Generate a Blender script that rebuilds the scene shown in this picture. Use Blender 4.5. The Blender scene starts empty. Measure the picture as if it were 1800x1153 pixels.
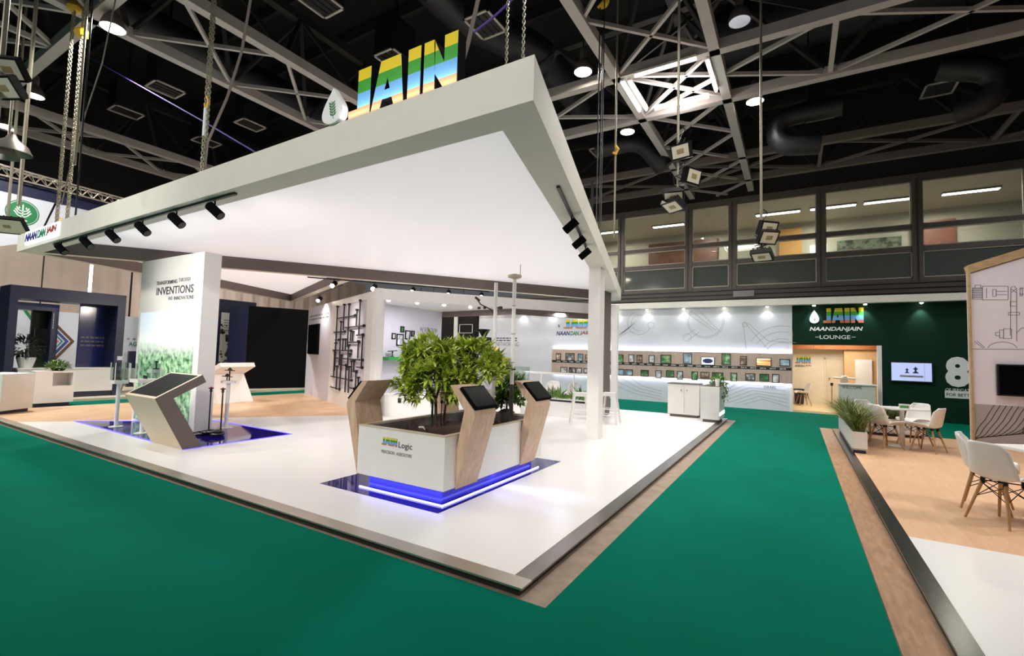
import bpy, bmesh, math, random
from mathutils import Vector, Matrix
random.seed(7)
PI = math.pi
C = bpy.context.scene.collection

# ------------------------------------------------------------------ camera
FPX = 829.9                                   # focal length in pixels of the 1800 x 1153 frame
PITCH, ROLL, YAW = (math.radians(a) for a in (3.18, 1.57, 31.04))
EYE = Vector((0, 0, 1.62))
_cy, _sy = math.cos(YAW), math.sin(YAW)
FW = Vector((-math.cos(PITCH)*_sy, math.cos(PITCH)*_cy, math.sin(PITCH)))
_r = Vector((_cy, _sy, 0)); _u = _r.cross(FW)
RT = math.cos(ROLL)*_r + math.sin(ROLL)*_u
UP = -math.sin(ROLL)*_r + math.cos(ROLL)*_u
cam = bpy.data.cameras.new('camera')
cam.sensor_width = 36; cam.lens = 36*FPX/1800; cam.clip_end = 200
camo = bpy.data.objects.new('camera', cam); C.objects.link(camo)
camo.matrix_world = Matrix(((RT.x, UP.x, -FW.x, EYE.x), (RT.y, UP.y, -FW.y, EYE.y), (RT.z, UP.z, -FW.z, EYE.z), (0, 0, 0, 1)))
bpy.context.scene.camera = camo

# ------------------------------------------------------------------ view, world, hall lighting
sc = bpy.context.scene
sc.view_settings.view_transform = 'Standard'; sc.view_settings.look = 'None'
sc.view_settings.exposure = EXPOSURE = 0.07; sc.view_settings.gamma = 1; sc.view_settings.use_curve_mapping = False
sc.cycles.use_denoising = True; sc.cycles.max_bounces = 7; sc.cycles.diffuse_bounces = 4
sc.cycles.glossy_bounces = 3; sc.cycles.transmission_bounces = 6; sc.cycles.transparent_max_bounces = 10
sc.cycles.caustics_reflective = False; sc.cycles.caustics_refractive = False; sc.cycles.sample_clamp_indirect = 6
w = bpy.data.worlds.new('hall_air'); sc.world = w; w.use_nodes = True
w.node_tree.nodes['Background'].inputs[0].default_value = (0.86, 0.92, 1.0, 1)
w.node_tree.nodes['Background'].inputs[1].default_value = 0.10

def lamp(kind, name, loc, watts, size=.4, color=(1, .97, .92), aim=(0, 0, -1), spread=None, sy=None, angle=None, blend=.5):
    l = bpy.data.lights.new(name, kind); l.energy = watts; l.color = color
    if kind == 'AREA':
        l.size = size
        if sy: l.shape = 'RECTANGLE'; l.size_y = sy
        else: l.shape = 'DISK'
        if spread: l.spread = math.radians(spread)
    elif kind == 'SPOT':
        l.shadow_soft_size = size; l.spot_size = math.radians(angle or 60); l.spot_blend = blend
    else: l.shadow_soft_size = size
    o = bpy.data.objects.new(name, l); C.objects.link(o); o.location = loc
    o.rotation_euler = Vector(aim).to_track_quat('-Z', 'Y').to_euler()
    return o

# roof lamps, seen high bays and unseen bodiless ones: (x, y, watts); the ones the photo shows get their bodies further down
BAYS = [(-4.07, 9.56, 120), (-4.06, 12.8, 120), (-.83, 12.7, 115), (-11.11, 3.43, 170, 7.6), (-17.0, 3.76, 330), (-12.0, 12.5, 320), (-20.2, 3.92, 300),
        (3.6, 9.5, 115), (3.4, 5.0, 45), (-7.9, 16.4, 170), (6.5, 15.0, 120), (-14.5, -1.8, 380), (-.9, 6.2, 120), (-7.0, -2.5, 40), (-20.0, 10.6, 260)]  # last one is added out of view to brighten the curtains
BAYZ = 8.0
for x, y, wt, *zb in BAYS:
    lamp('AREA', 'bay_and_fill_light', (x, y, (zb or [BAYZ])[0]-.06), wt, .42, spread=150)
# unseen floods: three added to brighten canopy fascia and stand front, one throwing chair shadows
lamp('SPOT', 'unseen_flood_light', (-2.0, -8.0, 7.4), 3500, .5, (1, .97, .9), (-2.6, 10.8, -4.2), angle=46, blend=.6)
lamp('SPOT', 'unseen_flood_light', (6.2, 7.6, 5.6), 620, .12, (1, .95, .88), (-4.6, -.4, -5.6), angle=75, blend=.7)
lamp('SPOT', 'unseen_flood_light', (8.2, 2.5, 7.2), 1500, .5, (1, .96, .9), (-10.5, 5.0, -3.9), angle=44, blend=.7)
lamp('SPOT', 'unseen_flood_light', (-12.0, -8.0, 7.4), 2900, .5, (1, .97, .9), (.8, 10.8, -4.2), angle=50, blend=.6)

# ------------------------------------------------------------------ pixel of the photo -> point on a real plane
def ray(px, py): return RT*((px-900)/FPX) - UP*((py-576.5)/FPX) + FW
def Zp(px, py, z=0.0): d = ray(px, py); return EYE + d*((z-EYE.z)/d.z)
def Xp(px, py, x): d = ray(px, py); return EYE + d*(x/d.x)
def Yp(px, py, y): d = ray(px, py); return EYE + d*(y/d.y)
def Vp(px, py, p):
    d = ray(px, py); t = (p[0]*d.x+p[1]*d.y)/(d.x*d.x+d.y*d.y); return EYE + d*t

# ------------------------------------------------------------------ mesh building
class MB:
    def __init__(s): s.v = []; s.f = []; s.m = []
    def add(s, vs, fs, mi=0):
        n = len(s.v); s.v += [tuple(a) for a in vs]
        for f in fs: s.f.append(tuple(i+n for i in f)); s.m.append(mi)
        return s
    def box(s, x0, x1, y0, y1, z0, z1, mi=0):
        return s.add([(x0, y0, z0), (x1, y0, z0), (x1, y1, z0), (x0, y1, z0), (x0, y0, z1), (x1, y0, z1), (x1, y1, z1), (x0, y1, z1)],
                     [(0, 3, 2, 1), (4, 5, 6, 7), (0, 1, 5, 4), (1, 2, 6, 5), (2, 3, 7, 6), (3, 0, 4, 7)], mi)
    def cbox(s, c, d, mi=0, rz=0):
        a, b, e = d[0]/2, d[1]/2, d[2]/2; co, si = math.cos(rz), math.sin(rz)
        vs = [(c[0]+x*co-y*si, c[1]+x*si+y*co, c[2]+z) for z in (-e, e) for x, y in ((-a, -b), (a, -b), (a, b), (-a, b))]
        return s.add(vs, [(0, 3, 2, 1), (4, 5, 6, 7), (0, 1, 5, 4), (1, 2, 6, 5), (2, 3, 7, 6), (3, 0, 4, 7)], mi)
    def obox(s, p, q, w, h, up=(0, 0, 1), mi=0):       # bar of rectangular section from p to q
        p, q = Vector(p), Vector(q); d = (q-p).normalized(); up = Vector(up)
        if abs(d.dot(up)) > .97: up = Vector((1, 0, 0))
        sd = d.cross(up).normalized(); up = sd.cross(d)
        c = [(-w/2, -h/2), (w/2, -h/2), (w/2, h/2), (-w/2, h/2)]
        return s.add([e+sd*a+up*b for e in (p, q) for a, b in c], [(0, 1, 2, 3), (7, 6, 5, 4), (0, 4, 5, 1), (1, 5, 6, 2), (2, 6, 7, 3), (3, 7, 4, 0)], mi)
    def ext(s, pts, vec, mi=0):                         # planar polygon pushed along a vector
        n = len(pts); vec = Vector(vec)
        return s.add([Vector(p) for p in pts]+[Vector(p)+vec for p in pts],
                     [tuple(range(n))[::-1], tuple(range(n, 2*n))]+[(i, (i+1) % n, n+(i+1) % n, n+i) for i in range(n)], mi)
    def prism(s, poly, z0, z1, mi=0): return s.ext([(p[0], p[1], z0) for p in poly], (0, 0, z1-z0), mi)
    def tube(s, p, q, r, n=8, r2=None, mi=0, cap=True):
        p, q = Vector(p), Vector(q); d = (q-p).normalized(); a = d.orthogonal().normalized(); b = d.cross(a); r2 = r if r2 is None else r2
        vs = [p+(a*math.cos(2*PI*i/n)+b*math.sin(2*PI*i/n))*r for i in range(n)]+[q+(a*math.cos(2*PI*i/n)+b*math.sin(2*PI*i/n))*r2 for i in range(n)]
        fs = [(i, (i+1) % n, n+(i+1) % n, n+i) for i in range(n)]
        if cap: fs += [tuple(range(n))[::-1], tuple(range(n, 2*n))]
        return s.add(vs, fs, mi)
    def path(s, pts, r, n=6, mi=0, closed=False):
        pts = [Vector(p) for p in pts]; m = len(pts); vs = []; ref = None
        for i, p in enumerate(pts):
            a_, b_ = (pts[(i-1) % m], pts[(i+1) % m]) if closed else (pts[max(0, i-1)], pts[min(m-1, i+1)])
            d = (b_-a_).normalized()
            ref = d.orthogonal().normalized() if ref is None else (ref-d*ref.dot(d)).normalized()
            b = d.cross(ref); rr = r[i] if isinstance(r, (list, tuple)) else r
            vs += [p+(ref*math.cos(2*PI*k/n)+b*math.sin(2*PI*k/n))*rr for k in range(n)]
        fs = [(i*n+k, i*n+(k+1) % n, ((i+1) % m)*n+(k+1) % n, ((i+1) % m)*n+k) for i in range(m if closed else m-1) for k in range(n)]
        if not closed: fs += [tuple(range(n))[::-1], tuple(range((m-1)*n, m*n))]
        return s.add(vs, fs, mi)
    def lathe(s, prof, c=(0, 0, 0), n=20, mi=0, axis='z', cap=True):
        vs = []; fs = []; m = len(prof)
        for r, z in prof:
            for k in range(n):
                a = 2*PI*k/n; x, y = r*math.cos(a), r*math.sin(a)
                vs.append((c[0]+x, c[1]+y, c[2]+z) if axis == 'z' else (c[0]+x, c[1]+z, c[2]+y))
        for i in range(m-1):
            for k in range(n): fs.append((i*n+k, i*n+(k+1) % n, (i+1)*n+(k+1) % n, (i+1)*n+k))
        if cap and prof[0][0] > 1e-5: fs.append(tuple(range(n))[::-1])
        if cap and prof[-1][0] > 1e-5: fs.append(tuple(range((m-1)*n, m*n)))
        return s.add(vs, fs, mi)
    def quad(s, *p, mi=0): return s.add(p, [tuple(range(len(p)))], mi)
    def mesh(s, name, mats, o=(0, 0, 0), bevel=0, smooth=False):
        me = bpy.data.meshes.new(name); o = Vector(o)
        me.from_pydata([tuple(Vector(v)-o) for v in s.v], [], s.f)
        if not isinstance(mats, (list, tuple)): mats = [mats]
        for m in mats: me.materials.append(m)
        for p, i in zip(me.polygons, s.m): p.material_index = i
        bm = bmesh.new(); bm.from_mesh(me)
        bmesh.ops.remove_doubles(bm, verts=bm.verts, dist=1e-6)
        bmesh.ops.recalc_face_normals(bm, faces=bm.faces)
        if bevel:
            es = [e for e in bm.edges if len(e.link_faces) == 2 and e.calc_face_angle(0) > .5]
            bmesh.ops.bevel(bm, geom=es, offset=bevel, segments=2, profile=.5, affect='EDGES', clamp_overlap=True)
        if smooth:
            for f in bm.faces: f.smooth = True
            for e in bm.edges:
                if len(e.link_faces) == 2 and e.calc_face_angle(0) > .6: e.smooth = False
        bm.to_mesh(me); bm.free(); return me
    def build(s, name, mats, parent=None, o=None, bevel=0, smooth=False, local=False):
        if parent is not None and not local: o = parent.location + (parent.parent.location if parent.parent else Vector((0, 0, 0)))
        ob = bpy.data.objects.new(name, s.mesh(name, mats, (0, 0, 0) if o is None or local else o, bevel, smooth))
        C.objects.link(ob)
        if parent is not None: ob.parent = parent
        elif o is not None: ob.location = o
        return ob

def tag(o, label=None, cat=None, group=None, kind=None):
    if label: o['label'] = label
    if cat: o['category'] = cat
    if group: o['group'] = group
    if kind: o['kind'] = kind
    return o
def thing(name, label, cat, loc=(0, 0, 0), rz=0, group=None):
    o = bpy.data.objects.new(name, None); C.objects.link(o); o.empty_display_size = .1
    o.location = loc; o.rotation_euler = (0, 0, rz); return tag(o, label, cat, group)
def dup(o, loc=None, rz=None, label=None, group=None, parent=None):
    c = o.copy(); C.objects.link(c)
    if parent is not None: c.parent = parent
    if loc is not None: c.location = loc
    if rz is not None: c.rotation_euler = (0, 0, rz)
    if label: c['label'] = label
    if group: c['group'] = group
    for ch in list(o.children): dup(ch, parent=c)
    return c
def structure(o): o['kind'] = 'structure'; return o
ORD = 'first second third fourth fifth sixth seventh eighth ninth tenth eleventh twelfth thirteenth fourteenth fifteenth sixteenth seventeenth eighteenth nineteenth twentieth'.split()
ORD += ['twenty-'+a for a in ORD[:9]]

# ------------------------------------------------------------------ materials
def lin(c):
    return tuple(((x/255)/12.92 if x/255 <= .04045 else ((x/255+.055)/1.055)**2.4) for x in c)+(1,)
def _nodes(name):
    m = bpy.data.materials.new(name); m.use_nodes = True; nt = m.node_tree
    return m, nt, nt.nodes['Principled BSDF']
def mat(name, rgb, rough=.5, metal=0, noise=None, bump=0, spec=None, coat=0):
    """plain paint / metal with a faint procedural variation of its own"""
    m, nt, b = _nodes(name); N, L = nt.nodes, nt.links
    b.inputs['Roughness'].default_value = rough; b.inputs['Metallic'].default_value = metal
    if spec is not None: b.inputs['Specular IOR Level'].default_value = spec
    if coat: b.inputs['Coat Weight'].default_value = coat; b.inputs['Coat Roughness'].default_value = .08
    sc_, am = noise or (6, .05)
    tc = N.new('ShaderNodeTexCoord'); no = N.new('ShaderNodeTexNoise'); no.inputs['Scale'].default_value = sc_; no.inputs['Detail'].default_value = 4
    L.new(tc.outputs['Object'], no.inputs['Vector'])
    mx = N.new('ShaderNodeMix'); mx.data_type = 'RGBA'; c = lin(rgb)
    mx.inputs[6].default_value = tuple(x*(1-am) for x in c[:3])+(1,); mx.inputs[7].default_value = tuple(min(1, x*(1+am)) for x in c[:3])+(1,)
    L.new(no.outputs['Fac'], mx.inputs[0]); L.new(mx.outputs[2], b.inputs['Base Color'])
    if bump:
        bp = N.new('ShaderNodeBump'); bp.inputs['Strength'].default_value = bump; bp.inputs['Distance'].default_value = .01
        L.new(no.outputs['Fac'], bp.inputs['Height']); L.new(bp.outputs['Normal'], b.inputs['Normal'])
    return m
def glow(name, rgb, strength):
    m, nt, b = _nodes(name); c = lin(rgb)
    b.inputs['Base Color'].default_value = c; b.inputs['Emission Color'].default_value = c; b.inputs['Emission Strength'].default_value = strength
    return m
def glass(name, rgb=(235, 245, 240), rough=.02, alpha=.15):
    m, nt, b = _nodes(name); N, L = nt.nodes, nt.links
    b.inputs['Base Color'].default_value = lin(rgb); b.inputs['Roughness'].default_value = rough
    tr = N.new('ShaderNodeBsdfTransparent'); tr.inputs[0].default_value = lin(rgb); gl = N.new('ShaderNodeBsdfGlossy'); gl.inputs['Roughness'].default_value = rough
    fr = N.new('ShaderNodeLayerWeight'); pw_ = N.new('ShaderNodeMath'); pw_.operation = 'POWER'; pw_.inputs[1].default_value = 4; L.new(fr.outputs['Facing'], pw_.inputs[0])
    ad = N.new('ShaderNodeMath'); ad.operation = 'MULTIPLY_ADD'; ad.inputs[1].default_value = .6; ad.inputs[2].default_value = alpha*.15
    mx = N.new('ShaderNodeMixShader'); L.new(pw_.outputs[0], ad.inputs[0]); L.new(ad.outputs[0], mx.inputs[0]); L.new(tr.outputs[0], mx.inputs[1]); L.new(gl.outputs[0], mx.inputs[2])
    L.new(mx.outputs[0], N['Material Output'].inputs['Surface']); return m
def wood(name, a, b_, scale=(1.2, 14, 1.2), rough=.45, plank=None):
    m, nt, b = _nodes(name); N, L = nt.nodes, nt.links; b.inputs['Roughness'].default_value = rough
    tc = N.new('ShaderNodeTexCoord'); mp = N.new('ShaderNodeMapping'); mp.inputs['Scale'].default_value = scale
    no = N.new('ShaderNodeTexNoise'); no.inputs['Scale'].default_value = 3; no.inputs['Detail'].default_value = 6; no.inputs['Distortion'].default_value = .6
    cr = N.new('ShaderNodeValToRGB'); cr.color_ramp.elements[0].position = .3; cr.color_ramp.elements[1].position = .72
    cr.color_ramp.elements[0].color = lin(a); cr.color_ramp.elements[1].color = lin(b_)
    L.new(tc.outputs['Object'], mp.inputs[0]); L.new(mp.outputs[0], no.inputs['Vector']); L.new(no.outputs['Fac'], cr.inputs[0])
    out = cr.outputs[0]
    if plank:
        br = N.new('ShaderNodeTexBrick'); br.inputs['Scale'].default_value = 1; br.inputs['Brick Width'].default_value = plank[0]; br.inputs['Row Height'].default_value = plank[1]
        br.inputs['Mortar Size'].default_value = .003; br.inputs['Color1'].default_value = (1, 1, 1, 1); br.inputs['Color2'].default_value = (.955, .955, .955, 1); br.inputs['Mortar'].default_value = (.9, .88, .87, 1)
        m2 = N.new('ShaderNodeMapping'); m2.inputs['Rotation'].default_value = (0, 0, plank[2]); L.new(tc.outputs['Object'], m2.inputs[0]); L.new(m2.outputs[0], br.inputs['Vector'])
        mm = N.new('ShaderNodeMix'); mm.data_type = 'RGBA'; mm.blend_type = 'MULTIPLY'; mm.inputs[0].default_value = 1
        L.new(out, mm.inputs[6]); L.new(br.outputs[0], mm.inputs[7]); out = mm.outputs[2]
    L.new(out, b.inputs['Base Color']); return m
def ramp(name, cols, scale=4, rough=.5, detail=6, emit=0, stretch=(1, 1, 1), dist=0):
    """printed picture: noise run through a list of colours"""
    m, nt, b = _nodes(name); N, L = nt.nodes, nt.links; b.inputs['Roughness'].default_value = rough
    tc = N.new('ShaderNodeTexCoord'); mp = N.new('ShaderNodeMapping'); mp.inputs['Scale'].default_value = stretch; oi = N.new('ShaderNodeObjectInfo')
    no = N.new('ShaderNodeTexNoise'); no.noise_dimensions = '4D'; no.inputs['Scale'].default_value = scale; no.inputs['Detail'].default_value = detail; no.inputs['Distortion'].default_value = dist
    ml = N.new('ShaderNodeMath'); ml.operation = 'MULTIPLY'; ml.inputs[1].default_value = 40
    L.new(oi.outputs['Random'], ml.inputs[0]); L.new(ml.outputs[0], no.inputs['W'])
    cr = N.new('ShaderNodeValToRGB'); el = cr.color_ramp.elements
    while len(el) < len(cols): el.new(.5)
    for i, c in enumerate(cols): el[i].position = .3+.4*i/(len(cols)-1); el[i].color = lin(c)
    L.new(tc.outputs['Object'], mp.inputs[0]); L.new(mp.outputs[0], no.inputs['Vector']); L.new(no.outputs['Fac'], cr.inputs[0]); L.new(cr.outputs[0], b.inputs['Base Color'])
    if emit: L.new(cr.outputs[0], b.inputs['Emission Color']); b.inputs['Emission Strength'].default_value = emit
    return m

M = dict(
    white=mat('white_laminate', (232, 229, 226), .35), floorwhite=mat('white_vinyl_floor', (236, 233, 231), .28, noise=(1.5, .02)),
    fascia=mat('off_white_fascia', (222, 218, 208), .6), ceil=glow('stretch_fabric_fill_glow', (228, 224, 227), .445), ceil2=glow('rear_stretch_fabric_fill_glow', (228, 222, 224), .68),  # canopy fabric glow is added to brighten beneath; the fabric is no lamp
    taupe=mat('taupe_paint', (104, 92, 87), .6), steel2=mat('shade_dim_roof_steel', (104, 94, 90), .7), steel=mat('grey_roof_steel', (168, 161, 159), .6, noise=(3, .12)),  # steel2: same steel with the rear girder's dimness put into its colour
    shadesteel=mat('shade_dark_roof_steel', (24, 22, 22), .85), black=mat('black_plastic', (22, 22, 23), .4), blackmetal=mat('black_metal', (30, 29, 30), .35, .5),  # darksteel: roof steel with the shade up there put into its colour
    screen=mat('black_screen_glass', (7, 7, 9), .3, spec=.06), alu=mat('brushed_edge_metal', (196, 188, 176), .3, .85, noise=(3, .1), bump=.02),
    darkalu=mat('dark_edge_metal', (84, 82, 79), .22, .9, noise=(1.2, .25), bump=.02),
    carpet=mat('green_carpet', (0, 106, 85), .95, noise=(1.1, .16), bump=.2, spec=.05), concrete=mat('concrete_floor', (152, 132, 116), .7, noise=(7, .45), bump=.2), edge2=mat('grey_edge_metal', (140, 136, 131), .24, .9, noise=(1.6, .4)), plinth=mat('blue_glow_plinth', (64, 66, 190), .15),
    hardboard=wood('brown_board_strip', (150, 112, 84), (182, 142, 110), (8, 1.5, 1)), oakfloor=wood('pale_oak_laminate', (205, 165, 128), (226, 190, 152), (1, .5, 1), .4, (2.4, .2, 0)),
    oakfloor2=wood('pale_oak_planks', (216, 170, 132), (228, 186, 148), (5, .8, 1), .38, (3.0, .19, PI/2)),
    kioskwood=wood('sonoma_oak_board', (190, 156, 130), (216, 186, 160), (9, 9, 1.2), .45), edgewood=wood('pale_ply_edge', (176, 146, 108), (200, 172, 132), (2, 2, 8)),
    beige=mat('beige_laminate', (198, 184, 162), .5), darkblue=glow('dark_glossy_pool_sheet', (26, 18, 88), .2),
    led=glow('blue_white_led', (150, 150, 255), 5), ledblue=glow('blue_led_line', (60, 50, 255), 5), ledwhite=glow('white_led_line', (222, 224, 255), 7), soil=mat('dark_soil', (58, 38, 28), .95, noise=(25, .5), bump=1),
    liner=mat('grey_planter_liner', (120, 112, 110), .3, noise=(9, .3), bump=.6), bark=mat('grey_bark', (86, 72, 58), .9, noise=(30, .3)),
    leaf=ramp('citrus_leaf', [(112, 140, 42), (176, 194, 70), (230, 234, 140)], 5, .4), leafdark=ramp('deep_green_leaf', [(56, 88, 32), (96, 134, 50), (150, 178, 80)], 6, .45),  # leafdark: deeper green leaves for the smaller plants
    grass=ramp('planter_grass', [(44, 62, 26), (96, 110, 50), (160, 160, 96)], 9, .55), navy=mat('navy_paint', (34, 38, 66), .35), bluepanel=mat('glossy_blue_panel', (34, 48, 108), .12, spec=.7),
    lilac=mat('pale_lilac_wall', (206, 202, 214), .55), palewall=mat('pale_grey_wall', (208, 211, 220), .5), greenwall=mat('dark_green_wall', (2, 42, 26), .75, spec=.2),
    greenshelf=mat('green_shelf_paint', (52, 150, 70), .4), text=mat('dark_grey_lettering', (44, 44, 50), .5), textlight=mat('mid_grey_lettering', (118, 116, 120), .5), lettwhite=mat('white_lettering', (226, 228, 226), .4),
    yellow=mat('yellow_letter_paint', (226, 200, 30), .4), green=mat('green_letter_paint', (58, 152, 50), .4), blue=mat('sky_blue_letter_paint', (106, 168, 226), .4), brown=mat('copper_letter_paint', (196, 120, 86), .4),
    navytext=mat('navy_lettering', (36, 44, 110), .5), greentext=mat('green_lettering', (30, 120, 70), .5), redtext=mat('red_brown_lettering', (150, 62, 48), .5),
    line=mat('grey_print_line', (150, 150, 160), .6), linedark=mat('charcoal_print_line', (76, 70, 74), .6), timber=wood('brown_timeline_board', (176, 154, 140), (198, 176, 162), (6, 1, 1)),
    frame=mat('black_picture_frame', (26, 24, 24), .4), chairw=mat('white_shell_plastic', (232, 228, 224), .3), leg=wood('beech_leg', (170, 128, 84), (200, 160, 112), (6, 6, 2)),
    curtain=mat('beige_curtain', (226, 204, 188), .9, noise=(2, .1)), deck=mat('dark_roof_deck', (13, 12, 13), .95), duct=mat('dark_duct', (24, 24, 29), .5, .2), matblack=mat('matt_black_side', (14, 14, 16), .95, spec=.05), ventframe=mat('pale_vent_frame', (176, 166, 160), .5),
    mullion=mat('grey_brown_mullion', (92, 84, 78), .5), rail=mat('pale_glazing_bead', (196, 186, 172), .5), pane=glass('gallery_glass', (248, 250, 247), .01, .3), clear=glass('clear_acrylic', (242, 248, 246), .02, .25),
    lowpane=mat('grey_spandrel_glass', (88, 94, 88), .06, spec=.8), band=mat('dark_upper_wall', (34, 29, 28), .85), rib=mat('ribbed_grey_cladding', (88, 82, 78), .6),
    bulb=glow('lamp_glow', (255, 252, 244), 14), tubeglow=glow('fluorescent_tube', (238, 246, 236), 9), warmtube=glow('warm_fluorescent_tube', (255, 226, 204), 9), spotglow=glow('spot_bulb_glow', (255, 240, 214), 22), bellgrey=mat('lamp_bell', (112, 102, 98), .4, .3),
    chrome=mat('polished_metal', (206, 204, 200), .15, .95), galv=mat('galvanised_pole', (150, 142, 126), .5, .4), chain=mat('zinc_chain', (162, 156, 136), .4, .7), hook=mat('yellow_hook', (216, 172, 40), .5), strap=mat('grey_strap', (104, 94, 90), .8), purple=mat('violet_rope', (84, 62, 150), .8),
    cream=mat('cream_wall', (240, 228, 206), .6), orangewood=wood('orange_wood_band', (176, 106, 52), (204, 132, 70), (1, 3, 3)), brick=mat('tan_brick_paper', (214, 176, 128), .7, noise=(22, .15)), creamfloor=mat('cream_floor', (232, 208, 160), .4),
    sky=glow('tv_picture', (184, 196, 244), .6), grey=mat('mid_grey', (150, 148, 146), .5), welcome=mat('welcome_panel_grey', (202, 204, 196), .5), orange=glow('orange_beacon', (255, 120, 60), 2.5),
)

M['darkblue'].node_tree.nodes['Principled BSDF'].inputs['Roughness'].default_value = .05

# ================================================================== lettering helpers
_tcache = {}
def text_shape(s, bold=0, shear=0):
    k = (s, bold, shear)
    if k not in _tcache:
        cu = bpy.data.curves.new('t', 'FONT'); cu.body = s; cu.size = 1; cu.offset = bold; cu.shear = shear; cu.resolution_u = 3; cu.fill_mode = 'BOTH'; cu.extrude = .02
        o = bpy.data.objects.new('t', cu); C.objects.link(o); bpy.context.view_layer.update()
        me = o.evaluated_get(bpy.context.evaluated_depsgraph_get()).to_mesh()
        vs = [v.co.copy() for v in me.vertices]; fs = [tuple(p.vertices) for p in me.polygons]
        o.evaluated_get(bpy.context.evaluated_depsgraph_get()).to_mesh_clear(); bpy.data.objects.remove(o); bpy.data.curves.remove(cu)
        x0, x1 = min(v.x for v in vs), max(v.x for v in vs); y0, y1 = min(v.y for v in vs), max(v.y for v in vs)
        _tcache[k] = ([((v.x-x0)/(x1-x0), (v.y-y0)/(y1-y0), (v.z+.02)/.04) for v in vs], fs)
    return _tcache[k]
def text(s, name, m, parent, o, right, up, depth=.004, bold=0, shear=0):
    """lettering filling the rectangle o, o+right, o+up (vectors give its real width and height)"""
    vs, fs = text_shape(s, bold, shear); o, right, up = Vector(o), Vector(right), Vector(up); n = right.cross(up).normalized()
    mb = MB(); mb.add([o+right*x+up*y+n*(z*depth) for x, y, z in vs], fs)
    return mb.build(name, m, parent)
def clip(poly, a, b):
    def half(p, f):
        r = []
        for i in range(len(p)):
            q0, q1 = p[i-1], p[i]; d0, d1 = f(q0), f(q1)
            if (d0 >= 0) != (d1 >= 0): t = d0/(d0-d1); r.append((q0[0]+(q1[0]-q0[0])*t, q0[1]+(q1[1]-q0[1])*t))
            if d1 >= 0: r.append(q1)
        return r
    p = half(poly, lambda q: q[1]-a); return half(p, lambda q: b-q[1]) if p else p
GLYPH = {'J': [[(.42, .18), (1, .18), (1, 1), (.42, 1)], [(0, 0), (1, 0), (1, .18), (0, .18)]],
         'A': [[(0, 0), (.27, 0), (.5, .62), (.5, 1), (.28, 1)], [(.5, .62), (.72, 0), (1, 0), (.88, 1), (.5, 1)], [(.345, .2), (.65, .2), (.59, .38), (.41, .38)]],
         'I': [[(0, 0), (1, 0), (1, 1), (0, 1)]],
         'N': [[(0, 0), (.34, 0), (.34, .92), (.3, 1), (0, 1)], [(.62, 0), (1, 0), (1, 1), (.62, 1)], [(.3, 1), (.34, .34), (.62, 0), (.62, .5)]]}
BANDS = [(.76, 1, 1), (.5, .76, 2), (.2, .5, 3), (0, .2, 4)]
def banded_letter(name, ch, parent, o, right, up, depth, facing, sidemat):
    o, right, up, f = Vector(o), Vector(right), Vector(up), Vector(facing); mb = MB()
    for poly in GLYPH[ch]:
        mb.ext([o+right*x+up*y for x, y in poly], f*depth, 0)
        for a, b, mi in BANDS:
            q = clip(poly, a, b)
            if len(q) > 2: mb.ext([o+right*x+up*y+f*depth for x, y in q], f*min(.004, depth*.3), mi)
    return mb.build(name, [sidemat, M['yellow'], M['green'], M['blue'], M['brown']], parent)
LAY = [('J', 0, .2), ('A', .215, .52), ('I', .54, .665), ('N', .69, 1)]
def banded_word(parent, o, right, up, depth, facing, sidemat=None):
    for ch, a, b in LAY:
        banded_letter('letter', ch, parent, Vector(o)+Vector(right)*a, Vector(right)*(b-a), up, depth, facing, sidemat or M['black'])
def drop(name, parent, o, right, up, depth, facing, m, leafmat):
    o, right, up, f = Vector(o), Vector(right), Vector(up), Vector(facing); pts = []
    pts = [(.5+.5*math.sin(t)*math.sin(t/2)**1.5/.71, .5+.5*math.cos(t)) for t in [2*PI*i/36 for i in range(36)]]
    mb = MB().ext([o+right*x+up*y for x, y in pts], f*depth); d = mb.build(name, m, parent)
    lf = MB(); base = o+f*(depth+.0005)
    lf.obox(base+right*.56+up*.12, base+right*.46+up*.62, right.length*.025, .002, f)
    for k in range(5):
        y = .2+.08*k
        for s in (-1, 1):
            c = base+right*(.545-.018*k)+up*y; e = c+right*s*.16+up*.09; n = (e-c).cross(f).normalized()*right.length*.035
            lf.ext([c, (c+e)/2+n, e, (c+e)/2-n], f*.002)
    lf.build('leaf_sprig', leafmat, d); return d

# ================================================================== hall shell
structure(MB().box(-30, 14, -9, 24, -.2, 0).build('floor', M['concrete']))
structure(MB().box(-30, 14, -9, 24, 12.2, 12.4).build('ceiling', M['deck']))
WY = 19.5
structure(MB().box(-30, 14, WY, WY+.25, 7.66, 12.2).build('wall_back', M['band']))
structure(MB().box(-30, -1.3, WY, WY+.25, 0, 3.7).box(4.4, 14, WY, WY+.25, 0, 3.7).box(-1.3, 4.4, WY, WY+.25, 2.75, 3.7).build('wall_back_lower', M['band']))
rb = MB()
for k in range(9): rb.box(-30, 14, WY-.03-(.05 if k % 2 else 0), WY+.1, 3.7+.08*k, 3.7+.08*(k+1))
tag(rb.build('trim_1', M['rib']), kind='structure')
structure(MB().box(-24.4, -24.2, -9, WY, 0, 12.2).build('wall_left', M['band']))
structure(MB().box(9, 9.25, 7, WY, 0, 12.2).build('wall_right', M['band']))
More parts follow.
